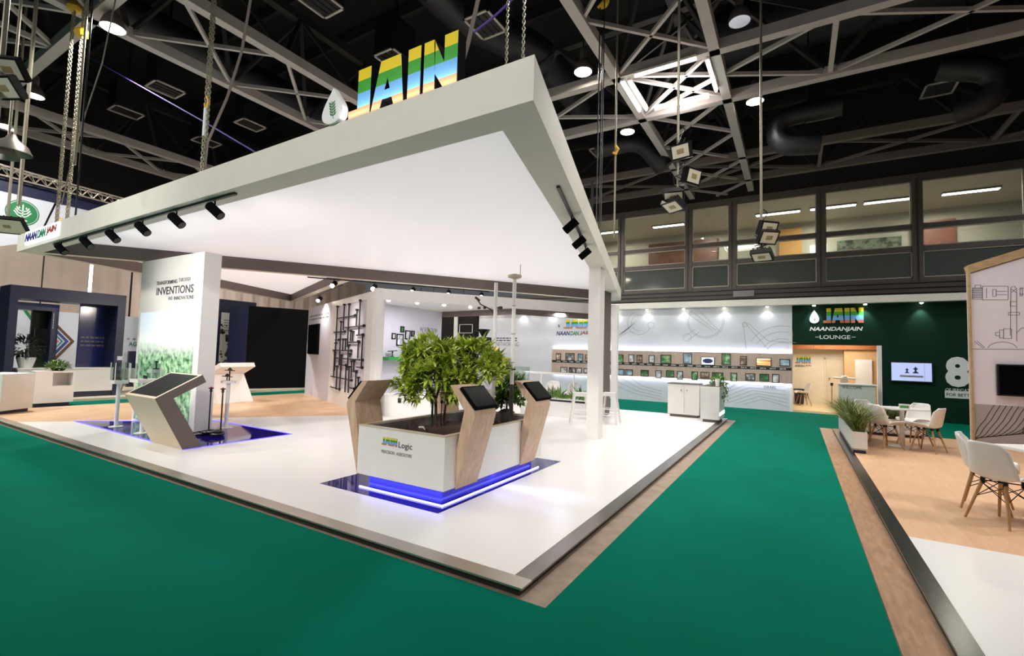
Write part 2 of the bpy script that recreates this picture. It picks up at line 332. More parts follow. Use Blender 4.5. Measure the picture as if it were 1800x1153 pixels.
# gallery storey with offices behind glass
structure(MB().box(-10, 9, WY+.25, 24, 4.2, 4.4).build('floor_gallery', M['grey']))
structure(MB().box(-10, 9, WY+.25, 24, 7.66, 7.75).build('ceiling_gallery', mat('office_ceiling_tile', (196, 186, 166), .8)))
structure(MB().box(-10, 9, 23.7, 23.9, 4.4, 7.66).build('wall_gallery', mat('office_wall_paint', (190, 184, 166), .7)))
for i, (x0, x1, z0, z1, m) in enumerate([(-6.3, -3.1, 4.4, 7.3, wood('dark_office_veneer', (88, 52, 36), (118, 72, 48))), (-.6, .25, 4.4, 7.4, mat('orange_office_wall', (214, 160, 92), .7)), (3.9, 5.2, 4.4, 7.2, wood('red_office_veneer', (112, 62, 44), (134, 80, 56)))]):
    tag(MB().box(x0, x1, 23.55, 23.69, z0, z1).build('office_wall_panel', m), ['dark brown veneer panel in the office behind the upper glazing', 'orange painted wall panel behind the upper glazing', 'reddish veneer panel in the office behind the rightmost upper windows'][i], 'wall panel')
tag(MB().box(.55, 1.15, 23.6, 23.69, 5.7, 6.6).build('lit_office_window', glow('office_daylight', (230, 240, 226), 1.6)), 'small bright office window seen through the middle strip of the glazing', 'window')
tag(MB().box(1.5, 3.6, 23.6, 23.69, 5.0, 6.7).build('office_poster', ramp('dark_photo_mural', [(24, 34, 26), (66, 84, 60), (132, 128, 112), (40, 120, 70)], 5)), 'dark photo mural on the office wall behind the glazing', 'poster')
for i, (x0, x1) in enumerate([(-8.6, -7.0), (-5.6, -4.2), (-1.4, .2), (.5, 2.0), (2.2, 3.7), (4.4, 5.9)]):
    t = thing('office_strip_light', 'office strip light, %s from the left behind the upper glazing' % ORD[i], 'light', ((x0+x1)/2, 21.6, 7.66), group='office strip lights')
    MB().box(x0, x1, 21.45, 21.75, 7.6, 7.66).build('housing', M['grey'], t); MB().box(x0+.03, x1-.03, 21.5, 21.7, 7.585, 7.6).build('diffuser', M['tubeglow'], t)
for x in (-7.5, -3.5, .8, 4.6): lamp('AREA', 'office_light', (x, 21.6, 7.5), 95, .3, (1, .98, .88), sy=2.5)
# glazing: bays between mullions, each with two clear panes and one grey one
MX = [-9.1, -6.37, -3.62, -2.03, .775, 3.36, 5.95, 8.7]
tag(MB().box(-10, 9, WY-.06, WY+.12, 7.55, 7.66).box(-10, 9, WY-.06, WY+.12, 6.0, 6.14).box(-10, 9, WY-.06, WY+.12, 5.27, 5.43).box(-10, 9, WY-.06, WY+.12, 4.3, 4.42).build('trim_2', M['mullion']), kind='structure')
tag(MB().box(-10, 9, WY-.09, WY+.0, 7.66, 7.8).build('trim_3', M['mullion']), kind='structure')
n = 0
for a, b in zip(MX[:-1], MX[1:]):
    n += 1; wn = bpy.data.objects.new('window_%d' % n, None); C.objects.link(wn); wn.location = (a, WY, 4.42); structure(wn)
    MB().box(a-.13, a-.03, WY-.1, WY+.15, 4.3, 7.66).box(a+.03, a+.13, WY-.1, WY+.15, 4.3, 7.66).box(a-.03, a+.03, WY-.05, WY+.15, 4.3, 7.66).build('mullion', M['mullion'], wn)
    fr = MB()
    for z0, z1 in ((4.42, 5.27), (5.43, 6.0), (6.14, 7.55)):
        x0, x1 = a+.13, b-.13
        for q in ((x0, x1, z0, z0+.035), (x0, x1, z1-.035, z1), (x0, x0+.035, z0, z1), (x1-.035, x1, z0, z1)): fr.box(q[0], q[1], WY-.03, WY+.03, q[2], q[3])
    fr.build('frame', M['rail'], wn)
    MB().box(a+.15, b-.15, WY+.005, WY+.02, 6.16, 7.53).build('pane', M['pane'], wn); MB().box(a+.15, b-.15, WY+.005, WY+.02, 5.45, 5.98).build('pane', M['pane'], wn)
    MB().box(a+.15, b-.15, WY+.005, WY+.03, 4.44, 5.25).build('pane', M['lowpane'], wn)
tag(MB().box(-2.0, -1.3, WY-.12, WY-.04, 4.0, 4.22).build('wall_sign_box', M['grey']), 'small grey box fixed to the ribbed cladding under the glazing', 'box')

# ================================================================== floor coverings
tag(MB().prism([(-24.1, -9), (.495, -9), (.495, 14.16), (8.9, 14.16), (8.9, 17.94), (-9, 17.94), (-9, 14.15), (-1.38, 14.15), (-1.38, 2.8), (-24.1, 2.8)], .0005, .008).build('aisle_carpet', M['carpet']), 'wide green carpet covering the aisles round the white platform', 'carpet')
tag(MB().prism([(-16.7, 2.85), (-15.45, 2.85), (-15.2, 5.7), (-14.95, 9.5), (-14.9, 12.5), (-16.3, 12.5)], .0005, .03).build('aisle_carpet', M['carpet']), 'narrow strip of green carpet before the navy and black stands', 'carpet')
tag(MB().box(.5, .742, -6, 14.1, .0005, .012).build('board_strip', M['hardboard']), 'brown board strip along the edge of the right-hand platform', 'floor strip')

# white platform with its metal edge
pf = thing('exhibition_platform', 'large white platform edged in metal under the big canopy', 'platform', (-7, 8, 0))
FP = [(-15.45, 2.85), (-1.60, 2.85), (-1.60, 13.95), (-9, 13.95), (-9, 10.6), (-14.9, 10.6), (-15.2, 5.7)]
MB().prism(FP, 0, .05).build('platform_base', M['darkalu'], pf)
HB = [(-12.85, 2.98), (-12.23, 3.63), (-10.86, 5.58), (-9.27, 7.64), (-9.0, 8.0)]
MB().prism(HB[::-1][:0]+[(-1.713, 2.98), (-1.713, 13.93), (-9.5, 13.93), (-9.5, 8.2)]+HB[::-1], .045, .06).build('white_floor', M['floorwhite'], pf)
MB().prism([(-15.43, 2.98)]+HB+[(-9.5, 8.2), (-9.5, 10.58), (-14.9, 10.58), (-15.2, 5.7)], .045, .0595).build('oak_floor', M['oakfloor'], pf)
MB().box(-15.45, -1.573, 2.832, 2.98, .048, .0615).build('edge_strip', M['alu'], pf); MB().box(-1.713, -1.573, 2.98, 13.95, .048, .0615).build('edge_strip', M['edge2'], pf)
# right-hand platform
pr = thing('exhibition_platform', 'right-hand oak and white platform edged in dark metal', 'platform', (4, 5, 0))
MB().box(.76, 8.9, -6, 13.75, 0, .05).build('platform_base', M['black'], pr)
MB().box(.87, 8.9, 5.66, 13.7, .045, .06).build('oak_floor', M['oakfloor2'], pr); MB().box(.87, 8.9, -6, 5.66, .045, .0602).build('white_floor', M['floorwhite'], pr)
MB().box(.745, .872, -6, 13.75, .046, .0625).build('edge_strip', M['darkalu'], pr); MB().box(.872, 8.9, 13.7, 13.78, .03, .0625).build('edge_strip', M['darkalu'], pr)

# ================================================================== canopy
ZC, ZT, ZF = 3.339, 3.66, 3.60
def offset(poly, ds):
    n = len(poly); L = []
    for i in range(n):
        a, b = Vector(poly[i]), Vector(poly[(i+1) % n]); d = (b-a).normalized(); L.append((a+Vector((-d.y, d.x))*ds[i], d))
    out = []
    for i in range(n):
        (p, d), (q, e) = L[i-1], L[i]; cr = d.x*e.y-d.y*e.x; t = ((q-p).x*e.y-(q-p).y*e.x)/cr; out.append(p+d*t)
    return [(v.x, v.y) for v in out]
FL, FR, RR, KK, MM = (-12.93, 2.80), (-1.512, 2.71), (-4.62, 14.18), (-16.14, 10.9), (-9.33, 7.86)
can = thing('canopy', 'huge white triangular canopy hung over the white platform', 'canopy', (-6, 6, ZC))
out = [FL, FR, (RR[0]+.1, RR[1]-.33), (RR[0]-.25, RR[1]-.2)]; inn = offset(out, [.27, .33, .2, .2])
def ring(out, inn, z0, z1, name, parent):
    mb = MB(); n = len(out)
    for i in range(n):
        j = (i+1) % n; o0, o1, i0, i1 = out[i], out[j], inn[i], inn[j]
        mb.quad((*o0, z0), (*o1, z0), (*o1, z1), (*o0, z1), mi=0)
        mb.quad((*i0, z0), (*o0, z0), (*o1, z0), (*i1, z0), mi=0)
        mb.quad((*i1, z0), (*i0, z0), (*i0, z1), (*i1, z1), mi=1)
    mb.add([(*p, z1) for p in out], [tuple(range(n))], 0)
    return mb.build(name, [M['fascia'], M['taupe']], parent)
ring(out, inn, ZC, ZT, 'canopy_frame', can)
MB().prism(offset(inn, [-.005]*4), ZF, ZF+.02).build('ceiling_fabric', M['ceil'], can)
out2 = [(-12.87, 2.9), (-9.45, 7.62), MM, KK]; inn2 = offset(out2, [.03, .12, .2, .2])
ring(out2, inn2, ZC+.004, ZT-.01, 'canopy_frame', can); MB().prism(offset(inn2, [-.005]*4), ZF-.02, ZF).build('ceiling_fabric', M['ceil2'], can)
# track lights on its soffits
def track_spot(parent, p, aim, lit=False, s=1.0):
    """short stem and cylinder can hanging under a track; p = point on the track"""
    p = Vector(p); a = Vector(aim).normalized(); c = p+Vector((0, 0, -.11*s))
    h = MB().tube(p, p+Vector((0, 0, -.07*s)), .009*s).tube(c-a*.09*s, c+a*.11*s, .055*s, 14).build('spot_can', M['matblack'], parent)
    MB().tube(c+a*.1105*s, c+a*.114*s, .045*s, 14).build('lens', M['spotglow'] if lit else M['black'], h)
    return c+a*.16*s
tr = thing('light_track', 'black light track with six cans under the front edge of the canopy', 'track light', (-8.2, 2.86, ZC))
t0, t1 = Zp(100, 429, ZC), Zp(411, 337, ZC); t0.z = t1.z = ZC-.013
MB().obox((t0.x, 2.87, t0.z), (t1.x, 2.83, t1.z), .035, .026).build('track_rail', M['black'], tr)
for px, py in ((117, 425), (156, 412), (200, 399), (249, 384), (306, 367), (372, 348)):
    q = Zp(px, py, ZC); e = track_spot(tr, (q.x, 2.85, ZC-.025), (.85, .35, -.75), s=1.0)
    lamp('SPOT', 'track_and_fill_spot', e, 78 if px < 310 else 30, .03, (1, .93, .86), (.45, .85, -.5), angle=140 if px < 310 else 90, blend=.9)  # wide beams added off the unlit cans' aim to brighten the panel wall
tr = thing('light_track', 'black light track with three cans under the right edge of the canopy', 'track light', (-2.4, 5.5, ZC))
a, b = Zp(981, 326, ZC), Zp(1030, 432, ZC); MB().obox((a.x, a.y, ZC-.013), (b.x, b.y, ZC-.013), .035, .026).build('track_rail', M['black'], tr)
for t in (.38, .7, .98): q = a.lerp(b, t); track_spot(tr, (q.x, q.y, ZC-.025), (-.75, -.1, -.6), s=.95)
tr = thing('light_track', 'black light track of bright cans along the rear beam of the canopy', 'track light', (-8.5, 9, ZC))
def beam(px): # point under the rear beam where the photo column px meets it
    q = Zp(px, 443.3+(px-36.7)*.0813+1, ZC); return Vector((q.x-.03, q.y+.03, ZC-.02))
q0, q1 = beam(540), beam(860); MB().obox(q0, q1, .035, .026).build('track_rail', M['black'], tr)
for px in (587, 658, 726, 789, 847):
    q = beam(px); e = track_spot(tr, q, (.5, -.75, -.42), True, 1.1)
    lamp('SPOT', 'track_and_fill_spot', e, 300 if px < 700 else 45, .03, (1, .93, .86), (-.75, .3, -.6) if px < 700 else (-.1, -.5, -1), angle=130, blend=1)
tr = thing('light_track', 'black light track under the far corner of the canopy', 'track light', (-11, 8.5, ZC))
q0, q1 = Zp(556, 519, ZC), Zp(604, 499, ZC); MB().obox((q0.x, q0.y, ZC-.02), (q1.x, q1.y, ZC-.02), .035, .026).build('track_rail', M['black'], tr)
q = Zp(562, 517, ZC); e = track_spot(tr, (q.x, q.y, ZC-.03), (.5, -.75, -.45), True, 1.2)
lamp('SPOT', 'track_and_fill_spot', e, 85, .03, (1, .94, .9), (-.1, .25, -1), angle=150, blend=1)

# lettering standing on the canopy
sg = thing('roof_sign', 'four tall striped letters with a white drop standing on the canopy edge', 'sign', (-2.9, 2.78, ZT))
def lx(px, py): return Yp(px, py, 2.74).x
SY = 2.74
for ch, x0, x1 in (('J', lx(613, 200), lx(650, 190)), ('A', lx(652, 190), lx(709, 172)), ('I', lx(716, 170), lx(738, 164)), ('N', lx(744, 160), lx(803, 142))):
    banded_letter('letter', ch, sg, (x0, SY+.1, ZT), (x1-x0, 0, 0), (0, 0, .425), .1, (0, -1, 0), M['matblack'])
MB().box(lx(612, 200), lx(806, 142), SY+.0, SY+.02, ZT-.001, ZT+.012).build('led_base', M['ledwhite'], sg)
lamp('AREA', 'sign_base_light', ((lx(612, 200)+lx(806, 142))/2, SY-.05, ZT+.015), 3, 1.3, (1, .95, .9), (0, .35, 1), sy=.03)
drop('water_drop', sg, (lx(572, 210), SY+.02, ZT), (lx(609, 200)-lx(572, 210), 0, 0), (0, 0, .33), .06, (0, -1, 0), mat('white_drop_face', (236, 236, 238), .4), M['greentext'])
s2 = thing('fascia_sign', 'small lit colour lettering on the left end of the canopy fascia', 'sign', (-12.4, 2.78, 3.5))
x0, x1 = Yp(48, 430, 2.795).x, Yp(107, 402, 2.795).x
MB().box(x0, x1, 2.76, 2.79, 3.40, 3.64).build('lit_backing', glow('lit_sign_backing', (236, 240, 255), 2.2), s2)
for s, a, b, m in (('NAAN', .03, .4, M['navytext']), ('DAN', .42, .66, M['greentext']), ('JAIN', .68, .97, M['redtext'])):
    text(s, 'lettering', m, s2, (x0+(x1-x0)*a, 2.757, 3.45), ((x1-x0)*(b-a), 0, 0), (0, 0, .15), .01, .01, .2)

# ================================================================== lit panel wall and column under the canopy
pw = thing('panel_wall', 'white standing wall with a lit crop-field picture and dark lettering', 'wall', (-10.5, 4.6, .06))
PX0, PX1, PY = -11.72, -9.22, 4.40
MB().box(PX0, PX1, PY, PY+.3, .06, ZC).build('wall_body', M['white'], pw)
def crop_picture():
    m, nt, b = _nodes('lit_field_picture'); N, L = nt.nodes, nt.links
    tc = N.new('ShaderNodeTexCoord'); sp = N.new('ShaderNodeSeparateXYZ'); L.new(tc.outputs['Object'], sp.inputs[0])
    no = N.new('ShaderNodeTexNoise'); no.inputs['Scale'].default_value = 13; no.inputs['Detail'].default_value = 10; L.new(tc.outputs['Object'], no.inputs['Vector'])
    wv = N.new('ShaderNodeTexWave'); wv.inputs['Scale'].default_value = 1.6; wv.inputs['Distortion'].default_value = 5; wv.inputs['Detail'].default_value = 4; wv.inputs['Detail Scale'].default_value = 3
    mp = N.new('ShaderNodeMapping'); mp.inputs['Rotation'].default_value = (0, .9, 0); L.new(tc.outputs['Object'], mp.inputs[0]); L.new(mp.outputs[0], wv.inputs['Vector'])
    ad = N.new('ShaderNodeMath'); ad.operation = 'MULTIPLY_ADD'; ad.inputs[1].default_value = .14; L.new(wv.outputs['Fac'], ad.inputs[0]); L.new(no.outputs['Fac'], ad.inputs[2])
    g = N.new('ShaderNodeValToRGB'); g.color_ramp.elements[0].position = .38; g.color_ramp.elements[0].color = lin((44, 96, 60)); g.color_ramp.elements[1].position = .72; g.color_ramp.elements[1].color = lin((176, 216, 172))
    L.new(ad.outputs[0], g.inputs[0])
    hz = N.new('ShaderNodeMapRange'); hz.inputs[1].default_value = 1.3; hz.inputs[2].default_value = 1.72; L.new(sp.outputs[2], hz.inputs[0])
    sk = N.new('ShaderNodeMapRange'); sk.inputs[1].default_value = 1.55; sk.inputs[2].default_value = 2.6; L.new(sp.outputs[2], sk.inputs[0])
    sr = N.new('ShaderNodeMix'); sr.data_type = 'RGBA'; sr.inputs[6].default_value = lin((248, 252, 250)); sr.inputs[7].default_value = lin((186, 216, 246)); L.new(sk.outputs[0], sr.inputs[0])
    mx = N.new('ShaderNodeMix'); mx.data_type = 'RGBA'; L.new(hz.outputs[0], mx.inputs[0]); L.new(g.outputs[0], mx.inputs[6]); L.new(sr.outputs[2], mx.inputs[7])
    L.new(mx.outputs[2], b.inputs['Base Color']); L.new(mx.outputs[2], b.inputs['Emission Color']); b.inputs['Emission Strength'].default_value = .3; b.inputs['Roughness'].default_value = .3
    return m
gx0, gx1 = Yp(249, 560, PY).x, Yp(343, 560, PY).x
gp = MB().box(gx0, gx1, PY-.02, PY, .1, Yp(340, 546, PY).z).build('lit_picture', crop_picture(), pw)
def yrect(px0, py0, px1, py1, y):
    a, b = Yp(px0, py0, y), Yp(px1, py1, y); return a.x, min(a.z, b.z), b.x-a.x, abs(a.z-b.z)
for s, px0, py0, px1, py1, m, bo in (('TRANSFORMING', 275, 502, 312, 494, 'text', .012), ('THROUGH', 314, 496, 335, 490, 'textlight', 0), ('INVENTIONS', 275, 519, 341, 500, 'text', .02), ('AND', 296, 526, 304, 520, 'textlight', 0), ('INNOVATIONS', 306, 526, 341, 518, 'text', .012)):
    a, b = Yp(px0, py0, PY).x, Yp(px1, py1, PY).x; z0 = Yp((px0+px1)/2, (py0+py1)/2, PY).z
    hh = {'INVENTIONS': .155}.get(s, .075); text(s, 'lettering', M[m], pw, (a, PY, z0-hh/2+{'TRANSFORMING': .02, 'THROUGH': .02, 'AND': -.01, 'INNOVATIONS': -.01}.get(s, 0)), (b-a, 0, 0), (0, 0, hh), .004, bo*.6)
co = thing('column', 'square white column carrying the right side of the canopy', 'column', (-3.3, 8.65, .06))
MB().box(-3.425, -3.19, 8.53, 8.77, .06, ZF).build('column_shaft', M['white'], co)
tt = thing('totem_panel', 'tall taupe panel with pale notched samples behind the white column', 'totem', (-4.35, 11.75, .06))
MB().box(-4.42, -4.25, 11.66, 12.2, .1, ZF-.01).build('panel', M['taupe'], tt)
for z0, z1, d in ((2.35, 2.75, .06), (1.75, 2.3, .05), (1.2, 1.7, .1), (1.0, 1.1, .12)):
    MB().box(-4.44-d, -4.421, 11.66, 11.8, z0, z1).build('sample_block', M['white'] if z0 != 1.2 else M['navytext'], tt)

# ================================================================== inset glossy pools
for poly, lab in (([(-12.27, 3.64), (-7.85, 3.62), (-7.85, 5.42), (-10.4, 5.4)], 'dark glossy blue-lit floor sheet round the lit panel wall'), ([(-4.75, 3.655), (-2.98, 3.655), (-2.98, 6.45), (-4.75, 6.45)], 'dark glossy blue-lit floor sheet under the tree planter')):
    t = thing('glossy_floor_sheet', lab, 'floor sheet', (poly[0][0], poly[0][1], .06))
    MB().prism(poly, .0575, .0622).build('sheet', M['darkblue'], t); ip = offset(poly, [.03]*4); mb = MB()
    for i in range(4):
        j = (i+1) % 4; mb.ext([(*poly[i], .0622), (*poly[j], .0622), (*ip[j], .0622), (*ip[i], .0622)], (0, 0, .003))
    if 'panel' in lab: mb.build('led_line', M['ledblue'], t)

# ================================================================== drawn lines on walls
def ribbon(mb, pts, wd, nrm, d=.0015, mi=0):
    nrm = Vector(nrm); pts = [Vector(p) for p in pts]
    for a, b in zip(pts[:-1], pts[1:]):
        if (b-a).length < 1e-6: continue
        s = (b-a).normalized().cross(nrm)*wd/2
        mb.ext([a-s, b-s, b+s, a+s], nrm*d, mi)
def arc(cx, cz, r, a0, a1, n=24, ry=None):
    return [(cx+r*math.cos(math.radians(a0+(a1-a0)*i/n)), cz+(ry or r)*math.sin(math.radians(a0+(a1-a0)*i/n))) for i in range(n+1)]
def greek(parent, o, right, up, m, rows, name='lettering'):
    """rows of small print too small to read: short bars standing for words"""
    rnd = random.Random(3); o, right, up = Vector(o), Vector(right), Vector(up); n = right.cross(up).normalized(); mb = MB(); h = 1/rows
    for r in range(rows):
        x = rnd.random()*.06
        while x < .95:
            w_ = min(.98-x, .05+rnd.random()*.13); mb.ext([o+right*x+up*(1-(r+.75)*h), o+right*(x+w_)+up*(1-(r+.75)*h), o+right*(x+w_)+up*(1-(r+.3)*h), o+right*x+up*(1-(r+.3)*h)], n*.002); x += w_+.03
    return mb.build(name, m, parent)

# ================================================================== rear room under its own low roof
d1 = Vector((.6, .8, 0)); ZR = 2.88
P0, P1 = Vector((-14.77, 10.56, 0)), Vector((-8.70, 7.95, 0)); pd = (P1-P0).normalized(); pn = Vector((-pd.y, pd.x, 0)); pn = pn if pn.y < 0 else -pn
def Wp(px, py, off=0):
    d = ray(px, py); q = P0+pn*off; t = (q-EYE).dot(pn)/d.dot(pn); return EYE+d*t
pw2 = thing('pipe_wall', 'long white wall with black pipe pattern and dark screen', 'wall', (-11.5, 9.2, .06))
e0, e1 = Wp(586, 640), Wp(640, 640); e0.z = e1.z = 0; ztop = 3.05
rz0, rz1 = Wp(625, 690).z, Wp(625, 531).z
wb = MB(); lm = MB()
def wallbit(a, b, z0, z1, f=0, t=.3, mi=0): wb.ext([Vector((a.x, a.y, z0))+pn*f, Vector((b.x, b.y, z0))+pn*f, Vector((b.x, b.y, z1))+pn*f, Vector((a.x, a.y, z1))+pn*f], -pn*t, mi)
wallbit(P0, Wp(579, 640), .06, ztop, 0, .3, 1); wallbit(Wp(579, 640), e0, .06, ztop); wallbit(e1, P1, .06, ztop); wallbit(e0, e1, .06, rz0); wallbit(e0, e1, rz1, ztop); wallbit(e0, e1, rz0, rz1, -.02, .28, 1)
wb.build('wall_body', [M['white'], M['lilac']], pw2)
MB().prism([(P1.x, P1.y), (P1.x+.2, P1.y-.03), (P1.x+.26, P1.y+.1), (P1.x+.02, P1.y+.3)], .06, 3.11).build('end_pier', M['white'], pw2)
pa = thing('pipe_artwork', 'black irrigation pipes arranged as a grid in the wall recess', 'artwork', (*Wp(620, 690, .03).xy, rz0))
def S(x, y, k=0): return Wp(*((480+x/6, 460+y/6) if k == 0 else (380+x/6, 500+y/6)), .025)
VERT = [(680, 475, 1152), (752, 455, 722), (803, 450, 900), (920, 410, 770), (718, 635, 1090), (885, 510, 685), (820, 730, 840), (842, 740, 840), (738, 820, 930), (765, 820, 930), (900, 840, 1020), (945, 770, 1110), (722, 985, 1150), (810, 975, 1010), (795, 880, 1150), (660, 860, 1020)]
VER2 = [(1250, 700, 968), (1275, 865, 1110), (1318, 745, 1125), (1370, 850, 1140), (1403, 870, 1145), (1430, 810, 990), (1453, 810, 915), (1475, 915, 1130), (1500, 985, 1060)]
HORZ = [(675, 597, 865, 560), (755, 695, 955, 680), (640, 745, 755, 722), (880, 775, 945, 770), (655, 825, 695, 825), (795, 850, 905, 845), (630, 932, 820, 932), (655, 1015, 940, 1018), (690, 1085, 770, 1102), (880, 1110, 935, 1110)]
HOR2 = [(1210, 968, 1425, 992), (1205, 1078, 1300, 1102), (1395, 1085, 1455, 1096), (1430, 915, 1475, 918)]
for k, VV in ((0, VERT), (1, VER2)):
    for x, y0, y1 in VV:
        a, b = S(x, y0, k), S(x, y1, k); MB().tube(a, (a.x, a.y, b.z), .018, 8).tube((a.x, a.y, a.z+.03), (a.x, a.y, a.z-.02), .04, 8).build('pipe', M['black'], pa)
for k, HH in ((0, HORZ), (1, HOR2)):
    for x0, y0, x1, y1 in HH:
        a, b = S(x0, y0, k), S(x1, y1, k); b.z = a.z; MB().tube(a, b, .018, 8).tube(b, b+(b-a).normalized()*.03, .04, 8).build('pipe', M['black'], pa)
tv = thing('wall_screen', 'dark upright screen hung on the white wall left of the pipes', 'screen', (*Wp(553, 600).xy, 1.3))
a, b = Wp(543, 622, .0), Wp(563, 569, .0); mb = MB(); mb.ext([Vector((a.x, a.y, a.z)), Vector((b.x, b.y, a.z)), Vector((b.x, b.y, b.z)), Vector((a.x, a.y, b.z))], pn*.06); mb.build('screen_body', M['screen'], tv)
a, b = Wp(544, 565, 0), Wp(580, 555, 0); greek(pw2, (a.x, a.y, a.z)+(() if True else ()), (b.x-a.x, b.y-a.y, 0), (0, 0, .22), M['textlight'], 2)
# low roof
H0, H1 = Vector((-8.56, 7.9, 0)), Vector((-4.45, 13.12, 0)); hn = Vector((d1.y, -d1.x, 0))
rr = thing('room_roof', 'low white roof slab with a white fascia over the rear meeting room', 'roof', (-7, 10.5, ZR))
MB().ext([(H0.x, H0.y, ZR-.04), (H1.x, H1.y, ZR-.04), (H1.x, H1.y, 3.105), (H0.x, H0.y, 3.105)], -hn*.12).build('fascia', M['white'], rr)
LW = -9.45
CE = [(-8.6, 7.95), (-4.5, 13.1), (-5.2, 13.12), (-6.6, 11.15), (LW, 11.45), (LW, 8.25)]
MB().prism(CE, ZR, ZR+.03).build('roof_panel', M['white'], rr)
MB().ext([(LW, 11.45, ZR-.16), (-6.6, 11.15, ZR-.16), (-6.6, 11.15, ZR+.03), (LW, 11.45, ZR+.03)], (.02, .1, 0)).ext([(-6.6, 11.15, ZR-.16), (-5.2, 13.12, ZR-.16), (-5.2, 13.12, ZR+.03), (-6.6, 11.15, ZR+.03)], (-.1, .06, 0)).build('back_beam', M['taupe'], rr)
for i, (px, py) in enumerate(((687, 524.5), (739, 529), (787.5, 533), (835, 537), (922, 542.5), (963, 545.5), (1002, 547.5))):
    q = Zp(px, py, ZR)+Vector((-.34, .26, 0)); t = tag(MB().lathe([(.075, 0), (.075, -.012), (.05, -.014)], n=16, cap=False).lathe([(.05, -.012), (.042, -.03), (.02, -.04), (0, -.042)], n=16, mi=1, cap=False).build('downlight', [M['white'], M['spotglow']], o=(q.x, q.y, ZR), local=True), 'round white downlight, %s from the left in the low room roof' % ORD[i], 'light', 'downlights of the low roof')
for x, y in ((-8.3, 9.3), (-7.3, 10.3), (-5.8, 12.3)): lamp('AREA', 'room_downlight', (x, y, ZR-.05), 26, .3, (.96, .95, 1))
cp = tag(MB().box(-4.52, -4.36, 13.05, 13.2, .06, 3.11).build('corner_pier', M['white']), 'slim white pier at the right end of the rear room', 'pier')
lw = thing('lilac_wall', 'pale lilac side wall of the rear room with grey lettering', 'wall', (LW, 9.8, .06))
MB().box(LW-.1, LW, 8.72, 11.45, .06, ZR).build('wall_body', M['lilac'], lw)
def xr(px0, py0, px1, py1, x):
    a, b = Xp(px0, py0, x), Xp(px1, py1, x); return a.y, b.y, min(a.z, b.z), max(a.z, b.z)
c5 = lambda x, y: (640+x/5.49, 490+y/5.49)
for s, r in (('MORE CROP', (540, 522, 705, 486)), ('PER DROP', (560, 582, 690, 548))):
    y0, y1, z0, z1 = xr(*c5(r[0], r[1]), *c5(r[2], r[3]), LW); text(s, 'lettering', M['textlight'], lw, (LW, y0, z0), (0, y1-y0, 0), (0, 0, .17), .004, -.008)
PHOTO = [ramp('photo_green_field', [(40, 84, 40), (96, 150, 90), (206, 226, 206)], 7), ramp('photo_sky_water', [(70, 104, 130), (150, 180, 200), (222, 228, 226)], 6), ramp('photo_brown_soil', [(70, 52, 44), (150, 124, 102), (220, 212, 200)], 8),
         ramp('photo_grey_paper', [(120, 122, 128), (206, 208, 212), (238, 238, 240)], 9), ramp('photo_leaf_close', [(28, 62, 40), (70, 130, 74), (190, 206, 150)], 5), ramp('photo_bw', [(30, 30, 34), (120, 120, 122), (226, 226, 226)], 8)]
PNAME = ['green field photo', 'blue water photo', 'brown soil photo', 'pale grey print', 'leafy green photo', 'black and white photo']
def framed(px0, px1, z0, z1, wall, k, label, group, axis='y', name='framed_photo', t=.025):
    """picture with its frame on a wall; px0, px1 along the wall in metres"""
    if axis == 'y':   # wall facing -y
        y = wall; t_ = thing(name, label, 'picture', ((px0+px1)/2, y, z0), group=group); b = .022
        fr = MB()
        for q in ((px0, px1, z0, z0+b), (px0, px1, z1-b, z1), (px0, px0+b, z0, z1), (px1-b, px1, z0, z1)): fr.box(q[0], q[1], y-t, y, q[2], q[3])
        fr.build('frame', M['frame'], t_); MB().box(px0+b, px1-b, y-t*.6, y, z0+b, z1-b).build('print', PHOTO[k], t_)
    else:
        x = wall; t_ = thing(name, label, 'picture', (x, (px0+px1)/2, z0), group=group); b = .03
        fr = MB()
        for q in ((px0, px1, z0, z0+b), (px0, px1, z1-b, z1), (px0, px0+b, z0, z1), (px1-b, px1, z0, z1)): fr.box(x, x+t, q[0], q[1], q[2], q[3])
        fr.build('frame', M['frame'], t_); MB().box(x, x+t*.6, px0+b, px1-b, z0+b, z1-b).build('print', PHOTO[k], t_)
    return t_
for i, (r, k, w_) in enumerate((((263, 582, 302, 525), 3, 'small black frame at the lower left of the lilac wall cluster'), ((308, 645, 378, 535), 3, 'largest white-print black frame on the lilac wall'), ((347, 515, 385, 460), 4, 'topmost small black frame on the lilac wall'), ((392, 583, 443, 500), 3, 'tall black frame right of the largest one on the lilac wall'), ((450, 557, 485, 503), 5, 'small dark frame nearest the grey lettering on the lilac wall'), ((385, 700, 435, 620), 2, 'black frame half hidden by the tree on the lilac wall'))):
    y0, y1, z0, z1 = xr(*c5(r[0], r[1]), *c5(r[2], r[3]), LW); framed(y0, y1, z0, z1, LW, k, w_, 'frames on the lilac wall', 'x')
y0, y1, z0, z1 = xr(*c5(180, 772), *c5(640, 750), LW); z1 = Xp(*c5(180, 752), LW).z
tag(MB().box(LW, LW+.22, y0, y0+2.1, z1-.09, z1).build('wall_shelf', M['greenshelf'], o=(LW, y0, z1-.09)), 'bright green shelf on the lilac wall left of the tree', 'shelf')
q = Xp(*c5(272, 745), LW+.1)
tag(MB().lathe([(.05, 0), (.05, .012), (.012, .02), (.012, .12), (.0, .13)], n=12).obox((-.02, -.14, .15), (.02, .14, .17), .05, .02).obox((0, 0, .1), (0, 0, .16), .03, .03).build('sprinkler_sample', M['black'], o=(LW+.1, q.y, z1), local=True), 'small black sprinkler standing on the green shelf', 'sprinkler')

